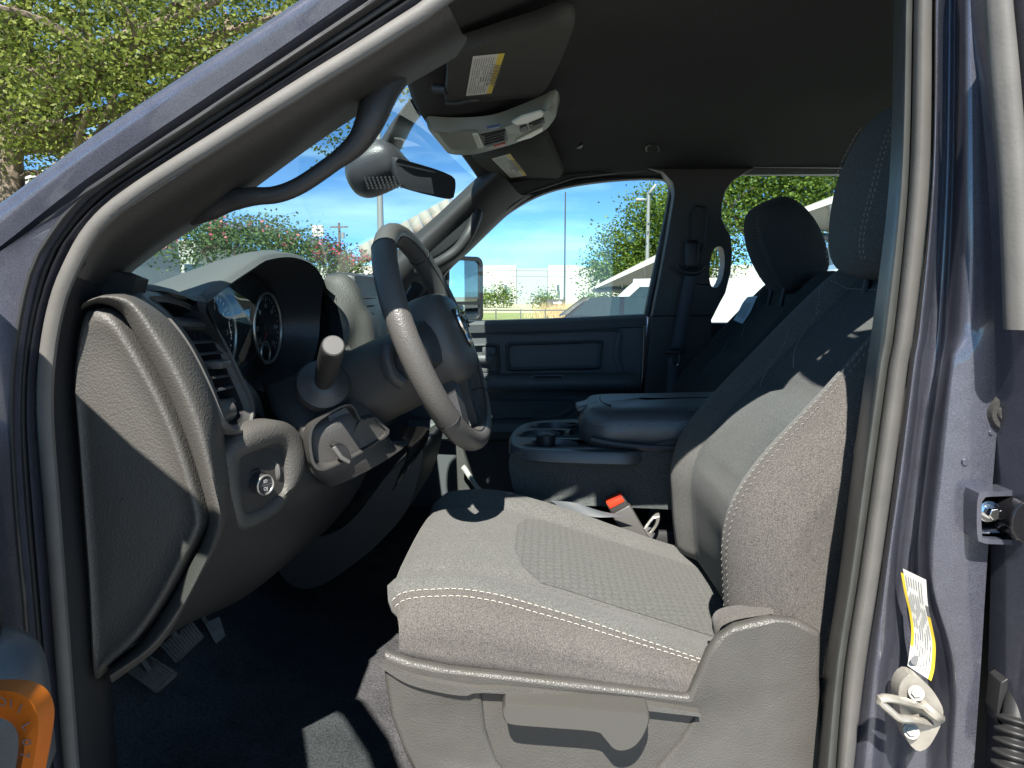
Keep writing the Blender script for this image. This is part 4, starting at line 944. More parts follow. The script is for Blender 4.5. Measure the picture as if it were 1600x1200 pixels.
# lid
zl = -.238
lo_ = [PZ(u, v, -.262) for u, v in ((924, 648), (930, 636), (950, 626), (966, 622), (1060, 619), (1200, 615))]
fr = [V(.085, .70, -.27), V(.08, .76, -.268), V(.085, .86, -.268), V(.11, .93, -.268), V(.2, .955, -.268), V(.6, .955, -.262), V(.6, .665, -.262), V(.2, .662, -.270), V(.12, .668, -.272)]
fl = rs(fr, 60, True); fcn = sum(fl, Vector())/60
def lay(s_, dz): return [Vector((fcn.x+(p.x-fcn.x)*(1-(1-s_)*.5), fcn.y+(p.y-fcn.y)*s_, p.z+dz)) for p in fl]
b = MB(); b.grid([lay(.95, -.045), lay(1.0, -.035), lay(1.01, -.012), lay(.99, .006), lay(.95, .018), lay(.86, .030), lay(.6, .036), lay(.02, .038)], cu=True); b.build('console_lid', m_vin_sky, CC, ang=80, label='padded dark vinyl console lid')
b = MB(); q = lay(1.0, .003); q = [q[i] for i in range(33, 60)]; stitches(b, rs([p+Vector((0, -.001, .001)) for p in q], 100), [Vector((0, -.6, .8))]*100, .0055, .0035, .0014)
q = lay(.86, .0305); q = [q[i] for i in range(33, 52)]; stitches(b, rs([p+Vector((0, 0, .0006)) for p in q], 100), [Vector((0, -.3, .95))]*100, .0055, .0035, .0014); b.build('lid_stitching', m_thr, CC, kind='stuff', recalc=False)
b = MB(); b.tube(rs([V(.145, .72, -.235), V(.13, .76, -.234), V(.13, .83, -.234), V(.145, .88, -.236)], 20), .0016, 6); b.build('lid_seam', m_blk, CC)
b = MB(); b.box(V(.098, .795, -.246), (.05, .075, .014), Matrix.Rotation(R(-14), 3, 'Y'), b=.005, seg=3); b.build('lid_latch', m_vin_sky, CC)
b = MB(); b.box(V(.081, .795, -.262), (.012, .03, .016), b=.003); b.build('latch_recess', m_blk, CC)
b = MB(); b.tube(rs([V(.10, .662, -.298), V(.14, .655, -.305), V(.22, .652, -.312), V(.30, .652, -.312)], 20), .008, 8); b.build('tray_lip', m_soft, CC)
b = MB(); b.loft([C([(940, 800, .62), (900, 786, .62), (860, 782, .62)]), C([(990, 806, .6), (930, 808, .6), (880, 796, .6)])], 12, 2); b.build('console_skirt', m_vin_sky, CC)
b = MB(); b.box(V(.25, .82, -.62), (.5, .26, .24), b=.02); b.build('console_base', m_trimb, CC)
# grab loop / lit passenger footwell trim
b = MB(); b.plate(C([(712, 690), (722, 700), (745, 770), (742, 775), (715, 775)], 1.0), (0, .03, 0)); b.build('tunnel_bracket', m_dash, T, bev=.004)
b = MB(); b.tube(rs(C([(723, 729, .97), (728, 735, .97), (744, 760, .97), (752, 768, .97)]), 10), .011, 8, flat=.6); b.build('bracket_clip', m_lens, T)

# ---------- passenger door, window and pillar trims
PD = empty('passenger_door', V(-.1, 1.6, -.8), T, 'front passenger door with dark inner panel and armrest')
YD = 1.55
GLo = [(640, 503), (718, 404), (757, 365), (796, 332), (844, 305), (898, 290), (970, 282), (1027, 281), (1042, 288), (1045, 302), (1033, 365), (1018, 440), (1007, 491), (880, 497), (757, 501)]
gl = C(GLo, 1.60); b = MB(); b.plate(gl, (0, .005, 0)); b.build('window_glass', m_glass, PD)
b = MB(); b.tube(rs(C([(618, 520, 1.59), (690, 428, 1.585), (716, 400, 1.58), (755, 361, 1.58), (794, 328, 1.58), (842, 301, 1.58), (896, 286, 1.58), (970, 277, 1.58), (1030, 276, 1.58), (1046, 283, 1.58), (1050, 302, 1.58), (1038, 365, 1.58), (1022, 440, 1.58), (1011, 495, 1.58)]), 60), .013, 8, flat=1.5, upv=(0, 1, 0)); b.build('window_frame', m_trimb, PD)
b = MB(); b.plate(C([(560, 506), (757, 503), (880, 499), (1008, 493), (1002, 640), (990, 860), (560, 860)], YD+.03), (0, .05, 0)); b.build('door_panel', m_pdoor_lit, PD, bev=.006)
b = MB(); b.plate([V(-.68, 1.68, -.10), V(.36, 1.68, -.07), V(.36, 1.66, -.85), V(-.68, 1.66, -.85)], (0, .05, 0)); b.build('door_skin', m_paint, PD, bev=.01)
b = MB(); u0 = rs(C([(560, 508, YD+.02), (757, 503, YD+.02), (880, 499, YD+.02), (1008, 493, YD+.02)]), 20); b.grid([[p+Vector((0, .07, .004)) for p in u0], [p+Vector((0, .0, .003)) for p in u0], [p+Vector((0, -.012, -.008)) for p in u0], [p+Vector((0, -.006, -.035)) for p in u0], [p+Vector((0, .02, -.042)) for p in u0]]); b.build('window_ledge', m_pdoor_lit, PD, ang=60)
def inset(name, outer, inner, Yo, Yi, mt, mt2, par, n=50, lipy=.006):
    o_, i_ = rs(C(outer, Yo), n, True), rs(C(inner, Yo), n, True)
    b = MB(); b.grid([ext(o_, (0, .03, 0)), o_, [p.lerp(q, .5)+Vector((0, -lipy, 0)) for p, q in zip(o_, i_)], i_, ext(i_, (0, Yi-Yo, 0))], cu=True); b.build(name+'_frame', mt, par, ang=50)
    b = MB(); b.cap(ext(i_, (0, Yi-Yo, 0))); b.build(name, mt2, par)
inset('upper_panel', [(700, 522), (830, 517), (966, 513), (972, 520), (968, 560), (966, 590), (830, 592), (700, 594)], [(706, 527), (830, 522), (955, 518), (962, 526), (958, 560), (957, 586), (830, 588), (706, 589)], YD+.02, YD+.035, m_pdoor_lit, m_pdoor_lit, PD, 60, .004)
inset('storage_insert', [(790, 540), (798, 535), (870, 533), (936, 531), (942, 536), (941, 555), (939, 572), (932, 577), (870, 578), (798, 580), (791, 575), (790, 556)], [(796, 544), (802, 540), (870, 538), (931, 536), (935, 540), (934, 554), (932, 567), (927, 571), (870, 572), (803, 574), (797, 570), (796, 556)], YD+.022, YD+.045, m_pdoor_lit, m_pdoor_lit, PD)
inset('handle_recess', [(722, 543), (730, 538), (772, 537), (780, 541), (781, 560), (781, 582), (774, 586), (735, 587), (724, 583), (722, 560)], [(727, 546), (733, 543), (770, 542), (775, 545), (776, 560), (776, 578), (771, 581), (737, 582), (729, 579), (727, 560)], YD+.016, YD+.05, m_pdoor_lit, m_blk, PD)
b = MB(); b.tube(rs(C([(738, 562, YD+.005), (752, 561, YD), (770, 562, YD)]), 8), .014, 10, flat=.8, upv=(0, 1, 0)); b.box(P(764, 549, YD+.01), (.045, .02, .03), b=.006); b.build('door_handle', m_pdoor_lit, PD)
b = MB(); b.box(P(752, 578, YD+.02), (.06, .02, .018), b=.004); b.build('lock_lever', m_bez, PD)
b = MB(); ar = rs(C([(640, 592, YD), (760, 590, YD-.03), (880, 588, YD-.035), (990, 588, YD-.03), (996, 592, YD+.01)]), 26)
b.grid([[p+Vector((0, .05, .006)) for p in ar], [p+Vector((0, 0, .005)) for p in ar], [p+Vector((0, -.022, -.006)) for p in ar], [p+Vector((0, -.024, -.03)) for p in ar], [p+Vector((0, -.01, -.048)) for p in ar], [p+Vector((0, .05, -.055)) for p in ar]]); b.build('armrest', m_pdoor_lit, PD, ang=60)
inset('pull_cup', [(828, 589), (834, 586.5), (876, 586), (882, 588), (881, 592), (874, 594), (836, 594.5), (829, 593)], [(833, 590), (838, 588.5), (873, 588), (877, 589.5), (876, 591), (872, 592.4), (839, 592.6), (834, 591.6)], YD-.058, YD-.03, m_pdoor_lit, m_blk, PD, 40, .001)
b = MB(); b.box(P(757, 590, YD-.052), (.03, .012, .008), b=.002); b.build('window_switch', m_bez, PD)
inset('lower_panel', [(640, 622), (800, 622), (900, 620), (906, 630), (884, 650), (840, 654), (700, 654), (640, 650)], [(648, 627), (800, 627), (890, 626), (894, 632), (876, 645), (838, 649), (700, 649), (648, 645)], YD+.025, YD+.034, m_pdoor_lit, m_pdoor_lit, PD, 50, .003)
b = MB(); b.tube(rs(C([(640, 672, YD), (800, 672, YD-.01), (990, 668, YD)]), 10), .03, 8, flat=1.2); b.build('map_pocket', m_pdoor_lit, PD)
# passenger A pillar trim
b = MB()
p0 = C([(560, 462, 1.44), (636, 393, 1.43), (690, 346, 1.42), (752, 288, 1.40), (775, 268, 1.39)]); p1 = C([(590, 480, 1.45), (650, 418, 1.45), (705, 368, 1.45), (770, 306, 1.44), (795, 284, 1.43)]); p2 = C([(610, 492, 1.52), (680, 425, 1.53), (728, 390, 1.53), (782, 334, 1.53), (815, 305, 1.52)]); p3 = C([(625, 505, 1.57), (696, 428, 1.58), (735, 392, 1.58), (798, 332, 1.58), (845, 302, 1.58)])
b.loft([ext(p0, (-.03, .06, .02)), p0, p1, p2, p3], 24, 3); PT = b.build('passenger_pillar_trim', m_trim, T, label='passenger side windscreen pillar trim', ang=70)
b = MB(); hp = rs(C([(652, 424, 1.46), (664, 420, 1.42), (690, 408, 1.40), (715, 390, 1.40), (733, 365, 1.40), (742, 345, 1.42), (748, 330, 1.44)]), 24); b.tube(hp, [.012]+[.0175]*21+[.015, .012], 12, upv=(0, 1, 0)); b.build('grab_handle', m_trim, PT)
b = MB(); b.plate(rs(C([(660, 404, 1.447), (690, 378, 1.446), (720, 350, 1.444), (742, 334, 1.44), (734, 352, 1.444), (715, 374, 1.447), (690, 394, 1.449), (668, 406, 1.45)]), 30, True), (0, .004, 0)); b.build('handle_recess', m_blk, PT)
# passenger B pillar trim with the belt
b = MB()
out = [(1010, 262), (1036, 268), (1052, 285), (1054, 304), (1044, 365), (1030, 440), (1018, 500), (1008, 600), (996, 760), (1120, 760), (1112, 500), (1124, 476), (1134, 458), (1142, 427), (1145, 395), (1142, 368), (1134, 355), (1128, 341), (1129, 318), (1134, 298), (1146, 282), (1162, 272), (1180, 262)]
hol = [(1117, 388), (1124, 384), (1131, 389), (1133, 413), (1128, 438), (1120, 450), (1112, 447), (1109, 430), (1111, 405)]
b.plate(C(out, 1.50), (0, .08, 0), holes=[rs(C(hol, 1.50), 24, True)[::-1]]); PB = b.build('passenger_b_pillar_trim', m_trim, T, bev=.009, bseg=3, label='passenger door pillar trim with a grab hole')
b = MB(); b.tube(C([(1018, 494, 1.494), (1070, 493, 1.492), (1112, 493, 1.494)]), .0025, 6); b.build('trim_joint', m_blk, PB)
b = MB(); sl_ = rs(C([(1082, 330, 1.494), (1092, 322, 1.49), (1104, 330, 1.494), (1100, 380, 1.494), (1090, 400, 1.49), (1078, 390, 1.494)]), 24, True); b.tube(sl_, .004, 6, cyc=True); b.build('height_adjuster', m_trimb, PB)
BE = empty('passenger_seat_belt', P(1070, 470, 1.48), T, 'passenger seat belt hanging on the door pillar')
b = MB(); wl = rs(C([(1071, 425, 1.47), (1062, 470, 1.468), (1053, 520, 1.466), (1047, 545, 1.464)]), 12); wr = rs(C([(1089, 425, 1.465), (1082, 470, 1.463), (1074, 520, 1.461), (1068, 545, 1.46)]), 12); b.grid([wl, wr]); wl2 = rs(C([(1044, 558, 1.47), (1040, 620, 1.47), (1030, 700, 1.47)]), 8); wr2 = rs(C([(1062, 558, 1.465), (1060, 620, 1.465), (1052, 700, 1.465)]), 8); b.grid([wl2, wr2]); b.build('belt_webbing', m_belt, BE, thick=.002)
b = MB(); b.box(P(1081, 398, 1.47), (.045, .03, .09), b=.014, seg=4); b.tube(rs(C([(1058, 414, 1.465), (1064, 423, 1.46), (1078, 427, 1.455), (1092, 425, 1.455), (1099, 415, 1.46)]), 14), .008, 8); b.build('belt_guide', m_trimb, BE, label='belt guide loop')
b = MB(); b.box(P(1056, 550, 1.458), (.066, .014, .012), b=.004); b.build('belt_stop', m_trimb, BE)
b = MB(); q = C([(1051, 553, 1.455), (1051, 565, 1.455), (1054, 571, 1.455), (1059, 571, 1.455), (1061, 565, 1.455), (1061, 553, 1.455)]); b.tube(rs(q, 16), .0035, 6); b.build('belt_tongue', m_chrome, BE)
# rear passenger door
RP = empty('rear_passenger_door', V(.95, 1.6, -.8), T, 'rear passenger side door with its window')
b = MB(); b.plate([V(.55, 1.60, -.07), V(.58, 1.60, .36), V(.64, 1.60, .41), V(1.2, 1.60, .40), V(1.40, 1.60, -.07)], (0, .005, 0)); b.build('window_glass', m_glass, RP)
b = MB(); b.plate([V(.50, 1.56, -.09), V(1.45, 1.56, -.09), V(1.45, 1.56, -.8), V(.50, 1.56, -.8)], (0, .1, 0)); b.build('door_panel', m_trimb, RP, bev=.01)
b = MB(); b.tube([V(.60, 1.58, .418), V(1.2, 1.58, .415), V(1.45, 1.58, -.1)], .02, 8); b.build('window_frame', m_trimb, RP)
b = MB(); b.plate([V(.3, 1.50, .40), V(1.45, 1.50, .385), V(1.45, 1.66, .385), V(.3, 1.66, .40)], (0, 0, .05)); b.build('passenger_roof_rail', m_trimb, T, bev=.01)
b = MB(); b.plate(C([(830, 300), (898, 278), (970, 270), (1060, 268), (1060, 240), (800, 240), (740, 290), (790, 330)], 1.53), (0, .12, 0)); b.build('passenger_header_trim', m_trimb, T, bev=.01)
# passenger door mirror
DM = empty('door_mirror', P(722, 452, 1.98), T, 'tall black passenger door mirror with two panes')
ang_ = R(52); MX = Vector((math.sin(ang_), math.cos(ang_), 0)); MN = Vector((math.cos(ang_), -math.sin(ang_), 0))    # in-plane right, facing
MX = Vector((-MN.y, MN.x, 0)); mc = P(722, 453, 1.98)
def mp_(a, c, d=0): return mc+MX*a+Vector((0, 0, c))+MN*d
def rrect(a0, a1, c0, c1, r, d=0, n=6):
    o_ = []
    for cx, cy, st in ((a1-r, c1-r, 0), (a0+r, c1-r, 90), (a0+r, c0+r, 180), (a1-r, c0+r, 270)):
        for k in range(n): a = R(st+90*k/(n-1)); o_.append(mp_(cx+r*math.cos(a), cy+r*math.sin(a), d))
    return o_
b = MB(); f0 = rrect(-.098, .098, -.13, .13, .03, .0); b.grid([[p.lerp(mp_(0, 0, -.1), .5)-MN*.05 for p in f0], ext(f0, -MN*.05), ext(f0, -MN*.004), f0, rrect(-.083, .083, -.114, .114, .02, .0), rrect(-.083, .083, -.114, .114, .02, -.012)], cu=True); b.build('mirror_housing', m_trimb, DM, ang=50)
b = MB(); b.cap(rrect(-.084, .084, -.045, .115, .02, -.008)); b.build('mirror_pane', m_mirror, DM)
b = MB(); b.cap(rrect(-.084, .084, -.115, -.058, .012, -.008)); b.build('convex_pane', m_mirror, DM)
b = MB(); b.plate(rrect(-.085, .085, -.058, -.045, .004, -.009), MN*.008); b.build('pane_divider', m_trimb, DM)
b = MB(); b.box(mc+Vector((-.03, -.15, -.08)), (.08, .26, .05), b=.015); b.build('mirror_arm', m_trimb, DM)

# ---------- overhead: visors, console, mirror
def visor(label, pts, zr, lab, labtxt):
    q = [PZ(u, v, zr) for u, v in pts]; q = rs(q, 50, True)
    b = MB(); c = sum(q, Vector())/50; b.grid([[p.lerp(c, .03)+Vector((0, 0, .02)) for p in q], [p+Vector((0, 0, .012)) for p in q], q, [p.lerp(c, .02)+Vector((0, 0, -.005)) for p in q]], cu=True); b.cap([p.lerp(c, .02)+Vector((0, 0, -.005)) for p in q])
    VZ = b.build('sun_visor', m_vis, T, ang=60, label=label)
    L = [PZ(u, v, zr-.0062) for u, v in lab]                     # corners: top-left, top-right, bottom-right, bottom-left
    def lq(s_, t_): return L[0].lerp(L[1], s_).lerp(L[3].lerp(L[2], s_), t_)
    b = MB(); b.add([lq(0, 0), lq(.8, 0), lq(.8, 1), lq(0, 1)], [(0, 1, 2, 3)], 0); b.add([lq(.8, 0), lq(1, 0), lq(1, 1), lq(.8, 1)], [(0, 1, 2, 3)], 1)
    d = Vector((0, 0, -.0006)); random.seed(3)
    for k in range(9):
        s_ = .08+.075*k; t_ = .05
        while t_ < .93:
            e = min(.95, t_+random.uniform(.12, .3))
            if not (.45 < (t_+e)/2 < .68 and 2 < k < 7): b.add([lq(s_, t_)+d, lq(s_+.018, t_)+d, lq(s_+.018, e)+d, lq(s_, e)+d], [(0, 1, 2, 3)], 2)
            t_ = e+.03
    for k in range(3): b.add([lq(.4+.1*k, .5)+d, lq(.43+.1*k, .48)+d, lq(.46+.09*k, .62)+d, lq(.42+.09*k, .63)+d], [(0, 1, 2, 3)], 2)
    tx = (lq(.9, 1)-lq(.9, 0)); L_ = tx.length; tx.normalize(); ty = (lq(0, .5)-lq(1, .5)); ty = (ty-tx*ty.dot(tx)).normalized(); tz_ = tx.cross(ty)
    m4 = Matrix((tx, ty, tz_)).transposed().to_4x4(); m4.translation = lq(.9, .5)+d; b.text('WARNING', m4, L_*.11, 2)
    b.build('warning_label', [m_paper, m_yel, m_ink, m_redn], VZ, recalc=False, label='white and yellow printed warning label'); return VZ
m_vis = mat('visor cloth', (.07, .07, .067), .9, spec=.1, bump=('noise', 600, .3, .001), var=(500, .15, 1))
v1 = visor('driver sun visor folded up with warning label', [(704, 84), (760, 62), (830, 40), (896, 22), (886, 70), (862, 122), (850, 140), (834, 148), (770, 154), (702, 163), (695, 156), (698, 120)], .372, [(739, 88), (789, 83), (768, 146), (728, 150)], 0)
b = MB(); b.tube([PZ(678, 138, .375), PZ(698, 140, .37)], .009, 10); b.build('visor_pivot', m_trimb, v1); b = MB(); b.tube(rs([PZ(696, 160, .366), PZ(715, 161, .364), PZ(735, 157, .366), PZ(748, 156, .368)], 12), .006, 8); b.build('visor_clip', m_trimb, v1)
v2 = visor('passenger sun visor folded up with warning label', [(738, 243), (790, 225), (845, 205), (856, 214), (878, 262), (879, 270), (866, 279), (818, 287), (808, 280), (786, 283), (778, 276)], .372, [(768, 248), (797, 240), (823, 274), (798, 278)], 0)
OC = empty('overhead_console', PZ(765, 205, .335), T, 'overhead console with map lamps and bin')
oz = .352
def o3(pts, z): return [PZ(u, v, z) for u, v in pts]
ot = [(671, 204), (676, 201), (720, 203), (770, 199), (815, 184), (845, 172), (860, 165), (867, 172), (866, 186), (852, 200), (815, 217), (770, 231), (735, 239), (702, 238), (690, 228)]
q = rs(o3(ot, oz), 60, True); c = sum(q, Vector())/60
b = MB(); b.grid([[p+(p-c)*.06+Vector((0, 0, .025)) for p in q], [p+(p-c)*.02+Vector((0, 0, .004)) for p in q], q, [p.lerp(c, .04)+Vector((0, 0, -.006)) for p in q]], cu=True); b.cap([p.lerp(c, .04)+Vector((0, 0, -.006)) for p in q]); b.build('console_shell', m_olive, OC, ang=60)
def opl(name, pts, z, h, mt, bev=.002):
    b = MB(); b.plate(o3(pts, z), (0, 0, h)); b.build(name, mt, OC, bev=bev)
z2 = oz-.0065
opl('bin_door', [(682, 206), (700, 208), (745, 206), (752, 228), (740, 234), (704, 234), (694, 224)], z2, .004, m_olive)
opl('bin_latch', [(738, 211), (747, 210), (756, 231), (747, 233)], z2-.004, .006, m_lens, .003)
opl('vent_panel', [(751, 212), (790, 203), (794, 221), (760, 231)], z2-.002, .004, m_trimb)
for k in range(4): opl('vent_rib', [(757, 214.5+4*k), (788, 206+4*k), (789, 207.5+4*k), (758, 216+4*k)], z2-.004, .003, m_blk, 0)
opl('map_lamp', [(799, 192), (815, 183), (845, 175), (850, 178), (848, 183), (825, 193), (808, 196)], z2-.003, .005, m_lens)
opl('map_lamp', [(804, 221), (826, 210), (848, 199), (848, 206), (830, 216), (812, 221)], z2-.003, .005, m_lens)
opl('sunglass_switch', [(812, 201), (822, 196), (826, 204), (818, 208), (812, 206)], z2-.003, .005, m_trimb)
opl('slide_switch', [(826, 195), (850, 186), (852, 193), (828, 203)], z2-.003, .004, m_trim)
opl('slide_slot', [(832, 196), (846, 191), (847, 192.5), (833, 198)], z2-.0045, .002, m_blk, 0)
opl('help_button', [(770, 229), (788, 224), (791, 226.5), (772, 232)], z2-.003, .005, m_red)
opl('sos_button', [(760, 201), (782, 197), (780, 200), (762, 204)], z2-.003, .005, mat('blue plastic', (.06, .09, .2), .4))
# small headliner fittings
b = MB(); b.plate(rs([PZ(u, v, .425) for u, v in ((890, 239), (908, 227), (909, 231), (894, 241))], 16, True), (0, 0, .02)); b.build('visor_clip', m_trim, HL)
b = MB(); qq = rs([PZ(u, v, .424) for u, v in ((1011, 228), (1026, 226), (1030, 236), (1024, 240), (1012, 240))], 20, True); b.tube(qq, .0025, 6, cyc=True); b.build('coat_hook', m_trimb, HL)
# rear-view mirror
RV = empty('rear_view_mirror', P(660, 275, .78), T, 'black rear view mirror below a camera housing')
mq = rs([P(u, v, y) for u, v, y in ((614, 252, .72), (618, 246, .72), (640, 252, .75), (680, 264, .83), (706, 275, .89), (711, 284, .90), (710, 300, .90), (704, 311, .89), (670, 305, .82), (640, 297, .76), (626, 290, .735), (620, 278, .725))], 44, True); mc_ = sum(mq, Vector())/44
mn = ((mq[10]-mq[0]).cross(mq[25]-mq[0])).normalized(); mn = mn if mn.x > 0 else -mn
b = MB(); b.grid([[p.lerp(mc_, .3)-mn*.03 for p in mq], [p.lerp(mc_, .02)-mn*.016 for p in mq], [p+mn*.0 for p in mq], [p.lerp(mc_, .03)+mn*.004 for p in mq]], cu=True); b.cap([p.lerp(mc_, .3)-mn*.03 for p in mq]); b.build('mirror_case', m_trimb, RV, ang=60)
b = MB(); b.cap([p.lerp(mc_, .03)+mn*.0042 for p in mq]); b.build('mirror_glass', m_bmirror, RV)
b = MB(); b.tube(rs([mc_-mn*.02, P(628, 252, .80), P(612, 240, .82)], 8), .012, 10); b.build('mirror_stem', m_trimb, RV)
headrest('camera_housing', P(592, 262, .80), (.125, .17, .10), R(-24), m_soft, RV)
b = MB(); rows = []
for (u, v, w_, h_) in ((600, 250, .045, .05), (612, 225, .05, .055), (628, 196, .045, .06), (648, 170, .04, .065)):
    c = P(u, v, .80); rows.append([c+Vector((math.cos(a)*w_*.7, math.sin(a)*h_, math.cos(a)*w_*.5)) for a in [2*math.pi*k/24 for k in range(24)]])
b.grid(rows_between(rows, 3), cu=True); b.build('housing_neck', m_soft, RV, ang=70)
b = MB()
for k in range(9):
    for j in range(5):
        c = P(570+6.4*k+j*1.5, 278+4*j-(k*.2), .713); b.disc(c, (.1, -1, -.1), .0026, 6)
b.build('speaker_grille', m_blk, RV, kind='stuff')

# ---------- the open driver door at the left edge
OD = empty('driver_door', V(-.62, -.07, -.6), T, 'open driver door, its black armrest at the edge of the cabin')
TH = R(66); de = Vector((math.cos(TH), -math.sin(TH), 0)); dn_ = Vector((math.sin(TH), math.cos(TH), 0)); dh = V(-.63, -.075, 0)
def dp(s_, t_, z): return dh+de*s_+dn_*t_+Vector((0, 0, z))
ZBELT = .03
b = MB(); b.plate([dp(0, -.04, ZBELT), dp(1.05, -.04, ZBELT-.02), dp(1.05, -.04, -.85), dp(0, -.04, -.85)], dn_*.03); b.build('door_skin', m_paint, OD, bev=.008)
b = MB(); b.plate([dp(.03, 0, ZBELT), dp(1.0, 0, ZBELT-.02), dp(1.0, 0, -.8), dp(.03, 0, -.8)], dn_*.035); b.build('door_panel', m_trim, OD, bev=.008)
b = MB(); b.plate([dp(.05, -.01, ZBELT), dp(.46, -.01, .30), dp(1.0, -.01, .36), dp(1.03, -.01, ZBELT-.02)], dn_*.005); b.build('window_glass', m_glass, OD)
b = MB(); b.tube([dp(0.0, -.01, ZBELT), dp(.22, -.01, .16), dp(.46, -.01, .32), dp(.62, -.01, .37), dp(.98, -.01, .39), dp(1.05, -.01, ZBELT-.02)], .022, 8); b.build('window_frame', m_trimb, OD)
b = MB(); b.plate([dp(.10, -.006, ZBELT), dp(.30, -.006, ZBELT), dp(.30, -.006, .20), dp(.22, -.006, .15)], dn_*.02); b.build('mirror_sail', m_trimb, OD)
ac = P(20, 985, -.30)
b = MB(); s0_ = .30; rows = []
ap = (ac-dh); s_a, t_a = ap.dot(de), ap.dot(dn_)
for k in range(18):
    so_ = -.035+.55*(k/17)**1.4; s_ = s_a+so_
    zo = ac.z-CZ-.005-.055*smooth01(so_, .02, .07)+(-.02 if k == 0 else 0); tt = t_a+.016-.03*smooth01(so_, .02, .07)-(.03 if k == 0 else .008 if k == 1 else 0)
    rows.append([dp(s_, .03, zo-.012), dp(s_, tt-.03, zo), dp(s_, tt-.008, zo-.006), dp(s_, tt+.002, zo-.022), dp(s_, tt+.003, zo-.07), dp(s_, tt-.006, zo-.12), dp(s_, .03, zo-.15)])
b.grid(rows_between([list(r) for r in zip(*rows)], 3)); b.cap([Vector(p) for p in rows[0]]); b.build('armrest', m_vin_sky, OD, ang=60, label='black armrest of the open driver door')
b = MB(); b.box(dp(s_a+.0, t_a-.02, ac.z-CZ-.002), (.035, .02, .01), Matrix.Rotation(-TH, 3, 'Z'), b=.004); b.build('window_switch', m_gloss, OD)
# things left in the cabin
b = MB()
o_ = rs(C([(-30, 1079), (0, 1079), (28, 1083), (50, 1098), (60, 1126), (57, 1165), (48, 1215), (40, 1260)], -.392), 30); i_ = rs(C([(-30, 1120), (-6, 1121), (14, 1127), (26, 1142), (29, 1162), (26, 1190), (18, 1225), (10, 1260)], -.388), 30)
b.grid([[p+Vector((-.004, .02, -.004)) for p in o_], o_, [p.lerp(q, .5)+Vector((0, -.003, 0)) for p, q in zip(o_, i_)], i_, [p+Vector((-.003, .02, 0)) for p in i_]])
TXT = Matrix(((1, 0, 0), (0, 0, -1), (0, 1, 0))).to_4x4()
for (u, v, r_, c_) in ((2, 1097, 0, 'O'), (17, 1100, -8, '1'), (31, 1108, -25, '1'), (41, 1135, -60, 'L'), (41, 1160, -80, '0'), (38, 1180, -85, '7')):
    m_ = Matrix.Translation(P(u, v, -.3945)) @ TXT @ Matrix.Rotation(R(r_), 4, 'Z'); b.text(c_, m_, .009, 1)
tag(b.build('orange_tag', [m_org, m_ink], None, recalc=False), 'orange vinyl tag looped over the open door armrest', 'tag')
b = MB(); tq = [(1146, 500), (1152, 490), (1160, 474), (1168, 464)]; tr_ = [(1160, 506), (1172, 488), (1180, 470), (1184, 462)]
a, c = rs(C(tq, 1.2), 12), rs(C(tr_, 1.195), 12)
b.grid([a, c])
for k in range(4):
    e = .2+.17*k; b.add([a[2].lerp(c[2], e)+Vector((-.001, -.001, 0)), a[8].lerp(c[8], e)+Vector((-.001, -.001, 0)), a[8].lerp(c[8], e+.05)+Vector((-.001, -.001, 0)), a[2].lerp(c[2], e+.05)+Vector((-.001, -.001, 0))], [(0, 1, 2, 3)], 1)
m_tag = mat('tag paper', (.55, .68, .76), .6)
tag(b.build('paper_tag', [m_tag, m_ink], None, recalc=False), 'pale blue paper tag hanging on the passenger seat back', 'tag')
# ================================================================== outside
def far(u, v, D): return P(u, v, D-.8)                 # D metres from the camera plane
def gnd(u, D): p = P(u, 462, D-.8); return Vector((p.x, p.y, 0))
m_asph = mat('concrete paving', (.30, .29, .27), .9, bump=('noise', 40, .4, .01), var=[(30, .15, 3), (.4, .15, 3)])
m_grass = mat('dry grass', (.22, .25, .09), .95, bump=('noise', 8, .6, .05), var=[(6, .25, 4), (.5, .2, 2)])
m_conc = mat('pale concrete', (.40, .395, .37), .85, var=(.3, .05, 2))
m_concg = mat('grey concrete panel', (.31, .32, .315), .85, var=(.3, .04, 2))
m_bark = mat('bark', (.16, .125, .095), .95, bump=('noise', 14, .9, .03), var=[(9, .35, 4)])
m_pole = mat('galvanised pole', (.32, .33, .32), .45, metal=.4)
m_dpole = mat('dark pole', (.06, .07, .07), .5)
m_rail = mat('weathered rail', (.12, .12, .11), .8)
m_sail = mat('beige canopy cloth', (.26, .245, .205), .8, var=(1.2, .06, 3))
m_sailw = mat('white canopy edge', (.5, .49, .45), .7)
m_van = mat('white car paint', (.46, .46, .45), .25, coat=.6)
m_dcar = mat('dark car paint', (.018, .022, .03), .25, coat=.8)
m_cglass = mat('car window', (.03, .05, .06), .05)
m_tyre = mat('tyre', (.015, .015, .015), .8)
def leafmat(name, c1, c2, tr=.25):
    m = mat(name, c1, .55, spec=.3); t = m.node_tree; b_ = t.nodes['Principled BSDF']; g = t.nodes.new('ShaderNodeNewGeometry')
    rp = t.nodes.new('ShaderNodeValToRGB'); rp.color_ramp.elements[0].color = (*c1, 1); rp.color_ramp.elements[1].color = (*c2, 1)
    t.links.new(g.outputs['Random Per Island'], rp.inputs[0]); t.links.new(rp.outputs[0], b_.inputs['Base Color'])
    tl = t.nodes.new('ShaderNodeBsdfTranslucent'); t.links.new(rp.outputs[0], tl.inputs[0]); mi = t.nodes.new('ShaderNodeMixShader'); mi.inputs[0].default_value = tr
    out = t.nodes['Material Output']; t.links.new(b_.outputs[0], mi.inputs[1]); t.links.new(tl.outputs[0], mi.inputs[2]); t.links.new(mi.outputs[0], out.inputs[0]); return m
m_oak = leafmat('oak leaf', (.045, .075, .01), (.24, .28, .055), .4)
